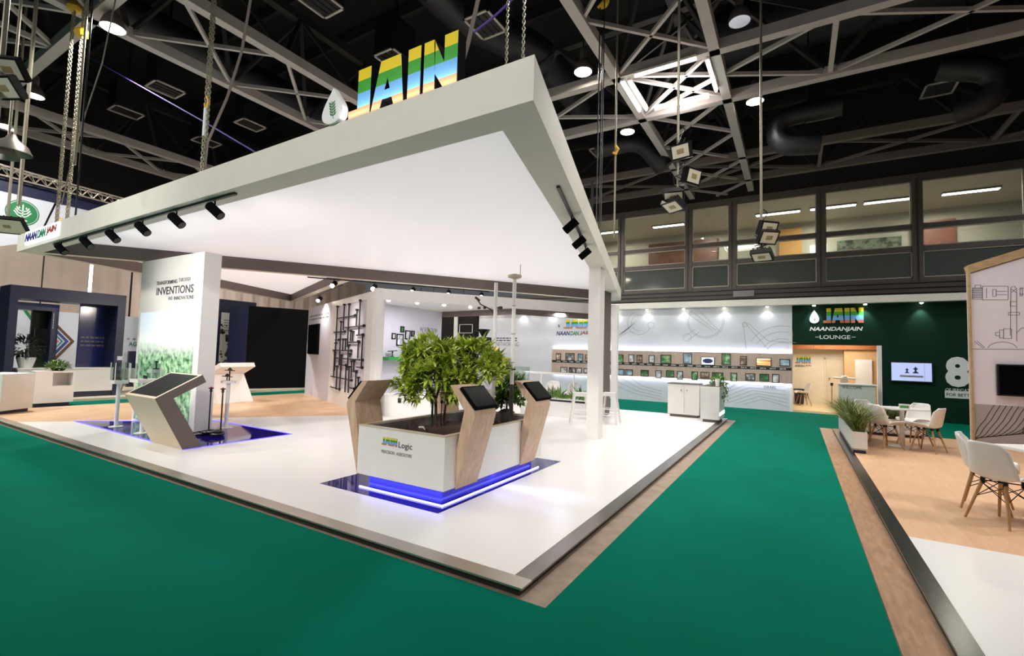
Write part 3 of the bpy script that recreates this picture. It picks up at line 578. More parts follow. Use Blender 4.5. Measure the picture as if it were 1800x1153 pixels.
# ================================================================== long back wall with the timeline
YB = 17.95; ZB = 3.47
xg = Yp(1395, 600, YB).x
bw = thing('timeline_wall', 'long pale wall with lit timber timeline and striped lettering', 'wall', (-5, YB, 0))
XL, XM = Yp(841, 600, YB).x, Yp(973, 600, YB).x
MB().box(XL, xg-.04, YB, YB+.15, 0, ZB+.2).build('wall_body', M['palewall'], bw)
MB().box(XL-2.2, 4.9, YB-.28, YB+.15, ZB, ZB+.21).build('top_fascia', M['fascia'], bw)
zA, zB2 = Yp(1390, 621.6, YB-.1).z, Yp(1390, 674.8, YB-.1).z
MB().box(XM, xg-.06, YB-.1, YB-.02, zB2, zA).build('timber_board', M['timber'], bw)
MB().box(XM+.02, xg-.08, YB-.06, YB-.03, zA, zA+.022).build('led_strip', M['ledwhite'], bw); MB().box(XM+.02, xg-.08, YB-.06, YB-.03, zB2-.022, zB2).build('led_strip', M['ledwhite'], bw)
for z, s in ((zA+.05, 1), (zB2-.05, -1)): lamp('AREA', 'timeline_led', ((XM+xg)/2, YB-.07, z), 7, xg-XM-.1, (.84, .85, 1), (0, .55, s), sy=.03)
zy = Yp(1392, 649, YB-.1).z; MB().box(XM, xg-.06, YB-.108, YB-.1, zy-.045, zy+.045).build('year_strip', M['black'], bw)
nyr = 29
for k in range(nyr):
    x = XM+.3+(xg-.06-XM-.55)*k/(nyr-1); text(str(2018-nyr+1+k), 'lettering', M['lettwhite'], bw, (x-.09, YB-.108, zy-.022), (.18, 0, 0), (0, 0, .044), .002, .02)
c6 = lambda x, y: (1070+x/4.612, 510+y/4.612); c7 = lambda x, y: (960+x/6.207, 600+y/6.207)
UPR = [(c7, 108, 130, 163, 205, 2), (c7, 212, 130, 310, 210, 5), (c7, 347, 135, 405, 215, 1), (c7, 425, 145, 460, 215, 2), (c6, 42, 522, 118, 585, 0), (c6, 162, 522, 207, 585, 3), (c6, 226, 525, 272, 588, 2), (c6, 325, 527, 373, 588, 3), (c6, 420, 525, 507, 593, 4), (c6, 603, 512, 675, 595, 1), (c6, 750, 542, 860, 605, 'tv'), (c6, 915, 515, 990, 602, 0), (c6, 1065, 535, 1120, 607, 2), (c6, 1195, 552, 1318, 613, 'tv2'), (c6, 1385, 560, 1470, 615, 1)]
LWR = [(c7, 158, 282, 230, 342, 3), (c7, 252, 285, 322, 345, 5), (c7, 330, 290, 388, 348, 3), (c7, 412, 295, 455, 345, 3), (c6, 16, 638, 50, 688, 3), (c6, 64, 640, 127, 688, 1), (c6, 135, 643, 196, 690, 1), (c6, 260, 648, 324, 696, 4), (c6, 380, 652, 428, 713, 3), (c6, 465, 652, 531, 703, 4), (c6, 553, 657, 602, 724, 3), (c6, 671, 660, 722, 728, 0), (c6, 744, 664, 816, 713, 2), (c6, 838, 668, 930, 728, 4), (c6, 987, 671, 1041, 740, 0), (c6, 1108, 676, 1187, 728, 5), (c6, 1222, 680, 1300, 732, 4), (c6, 1325, 681, 1383, 752, 3)]
for row, LST in (('upper', UPR), ('lower', LWR)):
    for i, (c, x0, y0, x1, y1, k) in enumerate(LST):
        a, b = Yp(*c(x0, y1), YB-.1), Yp(*c(x1, y0), YB-.1)
        if isinstance(k, str):
            t = thing('wall_screen', {'tv': 'white lit screen with dark oval in the upper row of the timeline', 'tv2': 'bright striped screen in the upper row of the timeline near its right end'}[k], 'screen', ((a.x+b.x)/2, YB-.1, a.z))
            MB().box(a.x, b.x, YB-.15, YB-.1, a.z, b.z).build('screen_body', M['black'], t)
            MB().box(a.x+.02, b.x-.02, YB-.153, YB-.15, a.z+.02, b.z-.02).build('picture', glow('white_screen_picture', (214, 238, 236), 1.3) if k == 'tv' else ramp('bright_striped_picture', [(90, 60, 40), (226, 160, 90), (250, 248, 240), (250, 248, 240)], 1.2, emit=1.0, stretch=(.6, 1, 5)), t)
            if k == 'tv': MB().ext([((a.x+b.x)/2+.17*math.cos(i_*PI/12), YB-.153, (a.z+b.z)/2+.085*math.sin(i_*PI/12)) for i_ in range(24)], (0, -.002, 0)).build('oval', M['navytext'], t)
        else:
            framed(a.x, b.x, a.z, b.z, YB-.1, k, 'black framed %s, %s from the left in the %s timeline row' % (PNAME[k], ORD[i], row), 'timeline pictures')
# lettering on the pale wall
def on_wall(s, px0, py0, px1, py1, m, parent, y=YB, bold=0, shear=0, hh=None, name='lettering'):
    a, b = Yp(px0, py1, y), Yp(px1, py1, y); h = abs(Yp((px0+px1)/2, py0, y).z-Yp((px0+px1)/2, py1, y).z)
    return text(s, name, m, parent, (a.x, y, (a.z+b.z)/2), (b.x-a.x, 0, 0), (0, 0, hh or h), .006, bold, shear)
ws = thing('wall_sign', 'striped letters over slanted colour lettering on the long pale wall', 'sign', (-7.5, YB, 2.6))
a, b = Yp(991, 577.5, YB), Yp(1042, 577.5, YB); banded_word(ws, (a.x, YB-.001, a.z), (b.x-a.x, 0, 0), (0, 0, .36), .02, (0, -1, 0))
for s, p0, p1, m in (('NAAN', 978, 1002, 'navytext'), ('DAN', 1002.5, 1018, 'greentext'), ('JAIN', 1018.5, 1040, 'redtext')): on_wall(s, p0, 582, p1, 589.5, M[m], ws, bold=.025, shear=.22)
a, b = Yp(977, 578, YB), Yp(988, 578, YB); drop('water_drop', ws, (a.x, YB-.001, a.z), (b.x-a.x, 0, 0), (0, 0, .3), .01, (0, -1, 0), M['palewall'], M['text'])
on_wall('NETWORKING', 872, 601.5, 912, 608.5, M['textlight'], bw, bold=-.005)
a, b = Yp(872, 600, YB), Yp(911, 600, YB); greek(bw, (a.x, YB, a.z), (b.x-a.x, 0, 0), (0, 0, .2), M['text'], 2)
a, b = Yp(884, 637, YB), Yp(898, 637, YB); banded_word(ws, (a.x, YB-.001, a.z), (b.x-a.x, 0, 0), (0, 0, .22), .01, (0, -1, 0))
on_wall('ISRAEL', 1343, 678, 1365, 683, M['text'], bw, bold=-.005)
dl = MB(); dr = lambda pts, w_=.014: ribbon(dl, [(x, YB, z) for x, z in pts], w_, (0, -1, 0))
cx, cz = Yp(1240, 550, YB).x, 3.0
for r in (.62, .57): dr(arc(cx, cz, r, 140, 400))
for a_ in (-.25, 0, .25): dr([(cx-.4+a_, cz+.3), (cx+.35+a_*.4, cz-.35)])
dr([(cx-.6, cz-.7), (cx-.2, cz-.4)]); dr([(cx-.72, cz-.58), (cx-.35, cz-.3)]); dr(arc(cx-.62, cz-.6, .14, 0, 360, 14))
cx2 = Yp(1110, 555, YB).x
for k in range(5): dr([(cx2-.75+.1*k, 2.3+.07*k), (cx2-.2+.1*k, 2.65+.09*k)])
dr(arc(cx2+.3, 2.95, .45, 120, 330)); dr(arc(cx2+.3, 2.95, .3, 60, 280)); dr(arc(cx2+.75, 2.85, .12, 0, 360, 14)); dr([(cx2-.8, 2.2), (cx2-.1, 2.62), (cx2+.1, 2.6)])
cx3 = Yp(1368, 590, YB).x
for r in (.5, .62, .85, 1.05): dr([(x, z) for x, z in arc(cx3+.1, 1.75, r, 25, 150) if x < xg-.1])
dr([(cx3-1.05, 2.9), (cx3-.95, 1.95)]); dr([(cx3-1.0, 2.92), (cx3-.2, 1.9)]); dr(arc(cx3-1.0, 2.85, .08, 0, 360, 12)); dr([(cx3-.9, 2.9), (cx3-.3, 2.3), (cx3+.5, 2.25)])
for k in range(7): dr([(xg-.15-.02*k, .15+.13*k), (xg-.9-.1*k, .35+.09*k), (xg-1.5-.22*k, .12+.02*k)]) 
for k in range(4): dr([(xg-2.2-.5*k, .1), (xg-2.0-.3*k, .5), (xg-1.6-.4*k, 1.0)]); dr([(xg-5.6-.25*k, .95-.1*k), (xg-4.9-.1*k, .55-.1*k), (xg-4.2, .4-.1*k)])
dl.build('wall_drawing', M['line'], bw)
# wall washers on the fascia
for i, (px, grp, col) in enumerate([(793, 0, 0), (820, 0, 0), (848, 0, 0), (876, 0, 0), (918, 0, 1), (937, 0, 0), (969.5, 0, 1), (1022, 0, 1), (1083, 0, 1), (1137, 0, 1), (1201.5, 0, 1), (1273, 0, 1), (1348, 0, 1), (1431, 1, 1), (1521, 1, 1), (1620, 1, 1)]):
    q = Yp(px, 545, YB-.16)
    tag(MB().lathe([(.06, 0), (.06, -.03), (.045, -.032)], n=14, cap=False).lathe([(.045, -.03), (.04, -.05), (.02, -.06), (0, -.062)], n=14, mi=1, cap=False).build('wall_washer', [M['white'], M['spotglow']], o=(q.x, YB-.16, ZB), local=True), 'small round wall washer, %s from the left under the long white fascia' % ORD[i], 'light', 'wall washers of the long fascia')
    if col: lamp('SPOT', 'washer_light', (q.x, YB-.17, ZB-.1), 7 if not grp else 30, .03, (.86, .88, 1), (0, .32, -1), angle=110 if not grp else 80, blend=.8)
# black panels left of the pale wall
bp = thing('black_display_wall', 'black display panels split by a white post behind the tree', 'display', (-13.5, YB, 0))
xa, xb, xc_, xd = (Yp(p, 600, YB).x for p in (784, 798, 804, 839))
MB().box(xa-.4, xb, YB, YB+.1, 0, 3.4).box(xc_, xd, YB, YB+.1, 0, 3.4).build('panel', M['black'], bp); MB().box(xb, xc_, YB-.05, YB+.1, 0, 3.45).build('post', M['white'], bp)
for z in (1.5, 1.75): MB().box(xc_+.1, xd-.05, YB-.03, YB, z, z+.07).build('shelf', M['grey'], bp)
fr = MB(); x0, x1 = Yp(807.5, 580, YB).x, Yp(831, 580, YB).x
for q in ((x0, x1, 2.55, 2.57), (x0, x1, 2.95, 2.97), (x0, x0+.03, 2.55, 2.97), (x1-.03, x1, 2.55, 2.97)): fr.box(q[0], q[1], YB-.02, YB, q[2], q[3])
fr.build('outline', M['lettwhite'], bp)
# hanging signs glimpsed above the low roof
hs = thing('hanging_sign', 'white hanging sign with blue lettering glimpsed above the low roof', 'sign', (-15.6, 19, 3.4))
xa, xb = Yp(758, 510, 19).x, Yp(817, 510, 19).x; MB().box(xa+.1, xa+.12, 19.04, 19.06, 4.45, 12.2).box(xb-.12, xb-.1, 19.04, 19.06, 4.45, 12.2).build('suspension_cable', M['black'], hs); MB().box(xa, xb, 19, 19.1, 3.6, 4.45).build('board', M['white'], hs)
text('NAANDANJAIN', 'lettering', M['navytext'], hs, (xa+.25, 19, 3.72), (xb-xa-.5, 0, 0), (0, 0, .3), .01, .02, .2)
xa, xb = Yp(731, 510, 19).x, Yp(756.5, 510, 19).x; tag(MB().box(xa+.3, xa+.32, 19.06, 19.08, 4.5, 12.2).box(xa, xb, 19.02, 19.12, 3.6, 4.5).build('hanging_banner', M['greenwall']), 'dark green hanging panel beside the white hanging sign', 'panel')

# ================================================================== green wall and lounge
gw = thing('green_wall', 'dark green wall with the lounge doorway and white lettering', 'wall', (2, YB, 0))
xd0, xd1 = xg-.02, Yp(1543, 660, YB).x; zd = Yp(1470, 606.5, YB).z
MB().box(xg-.03, xd1+.1, YB, YB+.15, zd, ZB+.2).box(xd1+.1, 4.9, YB, YB+.15, 0, ZB+.2).build('wall_body', M['greenwall'], gw)
MB().box(xd1, xd1+.1, YB-.03, YB+.18, 0, zd).build('door_post', M['white'], gw)
MB().box(xg-.12, xg-.03, YB-.02, YB+.18, 0, zd).build('door_post', M['white'], gw)
gs = thing('lounge_sign', 'striped letters and white lounge lettering on the green wall', 'sign', (1, YB, 2.5))
a, b = Yp(1447, 568, YB), Yp(1518, 568, YB); banded_word(gs, (a.x, YB-.001, a.z), (b.x-a.x, 0, 0), (0, 0, .47), .03, (0, -1, 0))
a, b = Yp(1423, 568.5, YB), Yp(1440, 568.5, YB); drop('water_drop', gs, (a.x, YB-.001, a.z), (b.x-a.x, 0, 0), (0, 0, .44), .02, (0, -1, 0), M['lettwhite'], M['text'])
on_wall('NAANDANJAIN', 1423, 574.5, 1517, 583.5, M['lettwhite'], gs, bold=.03, shear=.22); on_wall('LOUNGE', 1441, 589, 1495, 596, M['lettwhite'], gs, bold=.012)
on_wall('-', 1433, 592, 1440, 593, M['lettwhite'], gs); on_wall('-', 1497, 592, 1504, 593, M['lettwhite'], gs)
es = thing('wall_sign', 'large white numeral over two lines of lettering on the green wall', 'sign', (4, YB, 1))
on_wall('8', 1662, 627, 1706, 680.5, M['lettwhite'], es, bold=.05)
on_wall('OF IRRIGAT', 1662, 683, 1705, 688.5, M['lettwhite'], es)
a, b = Yp(1661, 699, YB), Yp(1712, 699, YB); MB().box(a.x, b.x, YB-.006, YB, a.z, a.z+.21).build('white_bar', M['lettwhite'], es); on_wall('FOR BETT', 1664, 691.5, 1705, 697, M['greenwall'], es, y=YB-.006)
t = thing('wall_screen', 'lit screen with a pale picture on the dark green wall', 'screen', (3, YB, 1.2))
a, b = Yp(1565, 670, YB-.08), Yp(1640, 637, YB-.08)
MB().box(a.x, b.x, YB-.08, YB, a.z, b.z).build('screen_body', M['black'], t); MB().box(a.x+.03, b.x-.03, YB-.084, YB-.08, a.z+.03, b.z-.03).build('picture', M['sky'], t)
pm = MB(); W_, H_ = b.x-a.x, b.z-a.z
u2 = lambda u, v: (a.x+u*W_, YB-.084, a.z+v*H_)
for u in (.4, .6):
    k_ = .8 if u < .5 else 1.05
    pm.ext([u2(u+p_*k_, .44+q_*k_) for p_, q_ in ((-.07, 0), (.07, 0), (.045, .06), (.02, .08), (.02, .17), (.05, .19), (.05, .22), (.015, .25), (.015, .3), (-.015, .3), (-.015, .25), (-.05, .22), (-.05, .19), (-.02, .17), (-.02, .08), (-.045, .06))], (0, -.004, 0))
pb2 = MB().box(a.x+.23*W_, a.x+.77*W_, YB-.088, YB-.084, a.z+.24*H_, a.z+.33*H_).box(a.x+.8*W_, a.x+.805*W_, YB-.088, YB-.084, a.z+.08*H_, a.z+.92*H_); pb2.build('picture_bar', M['grey'], t)
pm.build('picture_detail', M['text'], t)
# lounge interior
YL = 21.3; lo = None
MB().box(-1.2, 4.3, YB+.15, YL+.1, 0, .06).build('floor_lounge', M['creamfloor']).__setitem__('kind', 'structure')
xk = Yp(1488, 650, YL).x
MB().box(-1.2, xk, YL, YL+.1, .06, 2.5).box(-1.2, -1.1, YB+.2, YL, .06, 2.5).build('wall_lounge', M['cream']).__setitem__('kind', 'structure')
MB().box(xk-.1, 4.3, YL-.45, YL+.1, .06, 2.5).box(4.2, 4.3, YB+.2, YL, .06, 2.5).build('wall_lounge_papered', M['brick']).__setitem__('kind', 'structure')
ob = MB(); zo = 2.12
for x0, x1 in ((-1.1, .55), (.57, 3.0), (3.02, 4.2)): ob.box(x0, x1, YL-.6, YL-.5, zo, 2.6)
ob.build('trim_4', M['orangewood']).__setitem__('kind', 'structure'); MB().box(-1.2, 4.3, YB+.15, YL+.1, 2.6, 2.68).build('ceiling_lounge', M['cream']).__setitem__('kind', 'structure')
dx0, dx1 = Yp(1452, 660, YL).x, Yp(1485, 660, YL).x
dd = thing('lounge_door', 'plain cream door in the far wall of the lounge', 'door', (dx0, YL, .06)); MB().box(dx0, dx1, YL-.03, YL, .06, Yp(1470, 632, YL).z).build('door_leaf', mat('door_cream', (226, 212, 186), .5), dd, bevel=.006); MB().box(dx0-.05, dx0-.006, YL-.04, YL, .06, Yp(1470, 632, YL).z+.05).box(dx1+.006, dx1+.05, YL-.04, YL, .06, Yp(1470, 632, YL).z+.05).box(dx0-.05, dx1+.05, YL-.04, YL, Yp(1470, 632, YL).z+.006, Yp(1470, 632, YL).z+.05).build('door_frame', M['cream'], dd); MB().tube((dx0+.1, YL-.03, 1.05), (dx0+.1, YL-.1, 1.05), .025, 10).build('knob', M['chrome'], dd)
fx0, fx1 = Yp(1503, 650, YL-.5).x, Yp(1533, 650, YL-.5).x; tag(MB().box(fx0, fx1, YL-.55, YL-.46, .06, Yp(1518, 632, YL-.5).z).build('white_door_panel', M['white'], o=(fx0, YL-.5, .06), bevel=.006), 'tall white panel against the papered lounge wall', 'panel')
wsg = thing('wall_sign', 'small striped letters on the cream lounge wall', 'sign', (-.5, YL, 1.8)); a, b = Yp(1398, 638.5, YL), Yp(1425, 638.5, YL); banded_word(wsg, (a.x, YL-.001, a.z), (b.x-a.x, 0, 0), (0, 0, .28), .01, (0, -1, 0))
for s, p0, p1, m in (('ANDAN', 1397, 1414, 'text'), ('JAIN', 1414.5, 1426, 'redtext')): on_wall(s, p0, 641, p1, 645, M[m], wsg, YL, .02, .2)
lamp('AREA', 'lounge_light', (1.2, 19.7, 2.5), 56, 1.6, (1, .93, .83), sy=1.0)
wc = thing('welcome_counter', 'pale grey welcome counter in the lounge doorway', 'counter', (1.7, 17.75, 0))
a, b = Yp(1476, 720, 17.6), Yp(1540, 720, 17.6); zt = Yp(1500, 677, 17.6).z
MB().box(a.x, b.x, 17.6, 17.9, .01, zt).build('counter_body', M['welcome'], wc, bevel=.004); MB().box(a.x-.03, b.x+.03, 17.57, 17.95, zt, zt+.04).build('counter_top', M['white'], wc); MB().box(a.x-.03, a.x, 17.58, 17.95, .01, zt).build('side_board', M['white'], wc)
on_wall('WELCOME', 1480, 678.5, 1515, 683.5, M['text'], wc, 17.6)
ht = thing('high_table', 'white high table inside the lounge behind the welcome counter', 'table', (1.6, 19.6, .06)); a, b = Yp(1466, 664, 19.6), Yp(1503, 664, 19.6); MB().box(a.x, b.x, 19.3, 20, a.z-.03, a.z+.02).build('table_top', M['white'], ht); MB().box((a.x+b.x)/2-.1, (a.x+b.x)/2+.1, 19.55, 19.75, .06, a.z-.03).build('pedestal', M['white'], ht)
tag(MB().lathe([(0, 0), (.07, 0), (.11, .06), (.1, .06), (.06, .01), (0, .01)], n=14).build('small_bowl', M['chrome'], o=((a.x+b.x)/2, 19.6, a.z+.02), local=True), 'small bowl standing on the white high table', 'bowl')
st = thing('barrier_post', 'slim polished barrier post left of the welcome counter', 'post', (*Zp(1462.5, 718, .02).xy, .008)); zz = Vp(1463, 673, st.location).z-.008
MB().lathe([(0, 0), (.15, 0), (.15, .012), (.03, .03), (.02, .05)], n=18).build('base', M['chrome'], st, local=True); MB().tube((0, 0, .03), (0, 0, zz-.08), .02, 10).build('pole', M['chrome'], st, local=True); MB().lathe([(0, zz), (.04, zz), (.045, zz-.06), (.03, zz-.1), (.02, zz-.1)], n=14).build('head', M['black'], st, local=True)
q = Zp(1399.5, 709, .06); tag(MB().lathe([(.13, 0), (.15, .02), (.17, .52), (.19, .52), (.19, .56), (0, .58)], n=16).build('waste_bin', M['navy'], o=(q.x+.1, q.y-.1, .06), local=True), 'dark waste bin just inside the lounge doorway', 'bin')

# ================================================================== right-hand display wall
rw = thing('gabled_display_wall', 'pale display wall with ply edge and pipe drawings at the right', 'wall', (3.5, 13.26, .06)); YR = 13.26
sl = .34
MB().ext([(3.12, YR, .06), (7, YR, .06), (7, YR, 3.56+sl*3.88), (3.12, YR, 3.56)], (0, .25, 0)).build('wall_body', mat('pinkish_white_print', (238, 232, 243), .55), rw)
MB().ext([(3.09, YR-.03, .06), (3.125, YR-.03, .06), (3.125, YR-.03, 3.58), (3.09, YR-.03, 3.73)], (0, .12, 0)).ext([(3.09, YR-.03, 3.735), (3.125, YR-.03, 3.575), (7, YR-.03, 3.575+sl*3.88), (7, YR-.03, 3.735+sl*3.94)], (0, .3, 0)).build('ply_edge', M['edgewood'], rw)
zg = Yp(1709, 709.5, YR).z
MB().box(3.126, 7, YR-.012, YR, .06, zg).build('grey_print', mat('warm_grey_print', (172, 166, 168), .55), rw)
cl = MB()
for k in range(14):
    x = 3.2+.15*k; ribbon(cl, [(x+p_*.55 if j else x, YR-.012, z) for j, (p_, z) in enumerate([])] or [(max(3.13, 3.13+a_+.088*k), YR-.012, z) for a_, z in ((-.28, .10+.022*k), (-.1, .15+.02*k), (-.02, .22+.018*k), (.06, .40), (.16, .56), (.22, .7), (.3, zg))], .013, (0, -1, 0))
ribbon(cl, [(4.05, YR-.012, .3), (3.82, YR-.012, .36), (3.86, YR-.012, .5), (4.05, YR-.012, .6)], .014, (0, -1, 0)); cl.build('contour_lines', M['linedark'], rw)
pl = MB(); PZ = lambda px, py: Yp(px, py, YR)
def pr(*pts, w_=.009): ribbon(pl, [PZ(*p) for p in pts], w_, (0, -1, 0))
def pbox(x0, y0, x1, y1): pr((x0, y0), (x1, y0), (x1, y1), (x0, y1), (x0, y0))
pbox(1709.5, 506, 1727, 526); [pr((1709.5, y), (1727, y), w_=.014) for y in range(508, 526, 3)]; pbox(1714, 501, 1724, 506)
pbox(1727, 503, 1772, 527); pr((1734, 506), (1734, 524)); pbox(1745, 509, 1751, 521); pr((1751, 512), (1770, 512)); pr((1751, 518), (1770, 518))
pr((1777, 505), (1783, 503), (1787, 508), (1787, 600)); pr((1777, 505), (1776, 590)); pbox(1776, 530, 1787, 538); pbox(1773, 549, 1792, 554); pr((1792, 508), (1800, 506)); pr((1792, 517), (1800, 517)); pbox(1793, 506, 1797, 520)
pr((1778, 508), (1786, 514)); pr((1786, 508), (1778, 514)); pbox(1757, 580, 1764, 594); pbox(1764, 578, 1778, 595); pbox(1750, 584, 1757, 590)
pr(*[(1762+26*math.cos(math.radians(a_)), 614-13*math.sin(math.radians(a_))) for a_ in range(10, 171, 16)]); pr((1713, 600), (1728, 612)); pr((1717, 599), (1731, 611)); pr((1787, 585), (1795, 577), (1800, 576)); pr((1708, 613.5), (1800, 614))
pl.build('pipe_drawing', M['linedark'], rw)
t = thing('wall_screen', 'large black screen on the pale gabled wall at the right', 'screen', (4, YR, 1.05)); MB().box(3.46, 4.75, YR-.1, YR-.03, 1.06, 1.69).build('screen_body', M['black'], t, bevel=.008); MB().box(3.49, 4.72, YR-.102, YR-.1, 1.09, 1.66).build('glass', M['screen'], t); MB().box(3.9, 4.3, YR-.03, YR, 1.2, 1.5).build('wall_bracket', M['black'], t)

# ================================================================== leaning oak kiosks and the tree planter
PXL, PXR, PYN, PYF, PZ0, PZ1 = -4.30, -3.04, 3.80, 5.93, .22, .76
pt = thing('tree_planter', 'white box planter with striped logo and blue underglow holding orange trees', 'planter', (-3.67, 4.86, .062))
mb = MB(); tk = .05
for q in ((PXL, PXR, PYN, PYN+tk), (PXL, PXR, PYF-tk, PYF), (PXL, PXL+tk, PYN+tk, PYF-tk), (PXR-tk, PXR, PYN+tk, PYF-tk)): mb.box(q[0], q[1], q[2], q[3], PZ0, PZ1)
mb.build('box_wall', M['white'], pt); MB().box(PXL+.01, PXR-.01, PYN+.01, PYF-.01, PZ0+.002, PZ0+.03).build('box_bottom', M['white'], pt)
rm = MB()
for q in ((PXL-.004, PXR+.004, PYN-.004, PYN+tk+.004), (PXL-.004, PXR+.004, PYF-tk-.004, PYF+.004), (PXL-.004, PXL+tk+.004, PYN+tk, PYF-tk), (PXR-tk-.004, PXR+.004, PYN+tk, PYF-tk)): rm.box(q[0], q[1], q[2], q[3], PZ1, PZ1+.012)
rm.build('rim', M['beige'], pt)
MB().box(PXL+.1, PXR-.1, PYN+.1, PYF-.1, .0625, PZ0+.002).build('plinth', M['plinth'], pt)  # blue underglow and sheet reflection put into the plinth's colour
lr = MB()
for q in ((PXL+.02, PXR-.02, PYN+.02, PYN+.035), (PXR-.035, PXR-.02, PYN+.02, PYF-.02)): lr.box(q[0], q[1], q[2], q[3], .0625, .078)
lr.build('led_line', M['led'], pt)
lamp('AREA', 'planter_glow', ((PXL+PXR)/2, PYN+.06, .19), 1.6, 1.2, (.42, .42, 1), (0, -.1, -1), sy=.04); lamp('AREA', 'planter_glow', (PXR-.06, (PYN+PYF)/2, .19), 2.6, .04, (.42, .42, 1), (.1, 0, -1), sy=2.0)
inl = MB()
for q in ((PXL+tk, PXR-tk, PYN+tk, PYN+tk+.01), (PXL+tk, PXR-tk, PYF-tk-.01, PYF-tk), (PXL+tk, PXL+tk+.01, PYN+tk, PYF-tk), (PXR-tk-.01, PXR-tk, PYN+tk, PYF-tk)): inl.box(q[0], q[1], q[2], q[3], .4, PZ1-.01)
inl.build('liner', M['liner'], pt)
g = MB(); nx, ny = 14, 22; rs = random.Random(5)
V = [(PXL+tk+(PXR-PXL-2*tk)*i/nx, PYN+tk+(PYF-PYN-2*tk)*j/ny, .60+.05*rs.random()+.06*math.exp(-((i-7)**2+(j-9)**2)/18)) for j in range(ny+1) for i in range(nx+1)]
g.add(V, [(j*(nx+1)+i, j*(nx+1)+i+1, (j+1)*(nx+1)+i+1, (j+1)*(nx+1)+i) for j in range(ny) for i in range(nx)]); g.build('soil_bed', M['soil'], pt, smooth=True)
a, b = Yp(671, 781, PYN), Yp(698, 787, PYN); zz = (a.z+b.z)/2; banded_word(pt, (a.x, PYN, a.z+.0), (b.x-a.x, 0, 0), (0, 0, .085), .003, (0, -1, 0))
for s, p0, p1, y0, y1 in (('Logic', 701, 725, 773, 785), ('PRECISION', 671, 694, 783.5, 788.5), ('AGRICULTURE', 697, 724, 789, 795.5)):
    a, b = Yp(p0, (y0+y1)/2, PYN), Yp(p1, (y0+y1)/2, PYN); h = .082 if s == 'Logic' else .034; text(s, 'lettering', M['textlight'] if h < .05 else M['text'], pt, (a.x, PYN, {'Logic': zz-.02, 'PRECISION': zz-.085}.get(s, zz-.085)), (b.x-a.x, 0, 0), (0, 0, h), .003, 0)
PROF = [(-.0, .2), (.225, .975), (.215, 1.02), (-.02, 1.262), (-.115, 1.275), (.085, 1.02), (.0, .62)]   # outward offset from the planter side, height
def planter_kiosk(x, sgn, y0, label):
    t = thing('touch_kiosk', label, 'kiosk', (x, y0+.2, .2), group='oak kiosks of the planter')
    MB().ext([(x+sgn*(d+.002), y0, z) for d, z in PROF], (0, .40, 0)).build('kiosk_body', M['kioskwood'], t, bevel=.004)
    c, d_ = Vector((.215, 0, 1.02)), Vector((-.02, 0, 1.262)); e = (d_-c).normalized(); nn = Vector((-e.z, 0, e.x)); nn = nn if nn.x > 0 else -nn
    p = [c+e*.012, c+e*.012+nn*.036, d_-e*.03+nn*.036, d_-e*.03]
    s = MB().ext([(x+sgn*(q.x+.002), y0+.015, q.z) for q in p], (0, .415, 0)).build('tablet', M['matblack'], t, bevel=.006)
    p = [c+e*.03+nn*.0361, c+e*.03+nn*.0375, d_-e*.048+nn*.0375, d_-e*.048+nn*.0361]; MB().ext([(x+sgn*(q.x+.002), y0+.03, q.z) for q in p], (0, .385, 0)).build('glass', M['screen'], s)
planter_kiosk(PXR, 1, 3.99, 'leaning oak kiosk with black tablet at the near right of the tree planter')
planter_kiosk(PXR, 1, 5.33, 'leaning oak kiosk with black tablet at the far right of the tree planter')
planter_kiosk(PXL, -1, 3.80, 'leaning oak kiosk seen from behind at the left corner of the tree planter')
planter_kiosk(PXL, -1, 5.33, 'leaning oak kiosk half hidden behind the orange tree trunks')

# ------------------------------------------------------------------ orange trees
def leaf(mb, p, d, L, W, up, mi=0):
    d = d.normalized(); s = d.cross(up); s = s.normalized() if s.length > 1e-3 else d.orthogonal().normalized(); n = s.cross(d)
    m = p+d*L*.5-n*L*.06; t = p+d*L-n*L*.22
    mb.add([p, p+d*L*.3+s*W*.42+n*W*.15, m+s*W*.5+n*W*.12, t, m-s*W*.5+n*W*.12, p+d*L*.3-s*W*.42+n*W*.15, m], [(0, 1, 2, 6), (6, 2, 3), (6, 3, 4), (0, 6, 4, 5)], mi)
def rnd_dir(r): 
    z = r.uniform(-1, 1); a = r.uniform(0, 2*PI); q = math.sqrt(1-z*z); return Vector((q*math.cos(a), q*math.sin(a), z))
def orange_tree(name, label, base, lobes, stems, tips=70, leaves=10, L=.145, seed=1, m='leaf'):
    r = random.Random(seed); t = thing(name, label, 'tree', base)
    tr_ = MB()
    for a, b, r0, r1 in stems: tr_.path([a, (Vector(a)+Vector(b))/2+Vector((r.uniform(-.02, .02), r.uniform(-.02, .02), 0)), b], [r0, (r0+r1)/2, r1], 7)
    mb = MB(); cen = sum((Vector(c) for c, _ in lobes), Vector())/len(lobes)
    for c, R_ in lobes:
        c = Vector(c)
        for k in range(int(tips*(R_/.28)**2)):
            d = rnd_dir(r); p = c+Vector((d.x, d.y, d.z*.85))*R_*(.45+.55*r.random()**.5)
            if d.z < -.75: continue
            dd = (d+Vector((0, 0, .7))).normalized()
            if k % 3 == 0: tr_.path([p-dd*.16, p], [.004, .003], 4)
            for j in range(leaves):
                v = (dd*r.uniform(.3, 1.2)+rnd_dir(r)*.8); leaf(mb, p+dd*r.uniform(-.05, .02), v, L*r.uniform(.65, 1.15), L*.3, Vector((0, 0, 1)))
    mb.build('foliage', M[m], t); tr_.build('trunk', M['bark'], t, smooth=True); return t
def yp(px, py, y): q = Yp(px, py, y); return (q.x, q.y, q.z)
s0 = Zp(758, 757, .62); s1 = Zp(768, 757, .62); s2 = Zp(780, 752, .62)
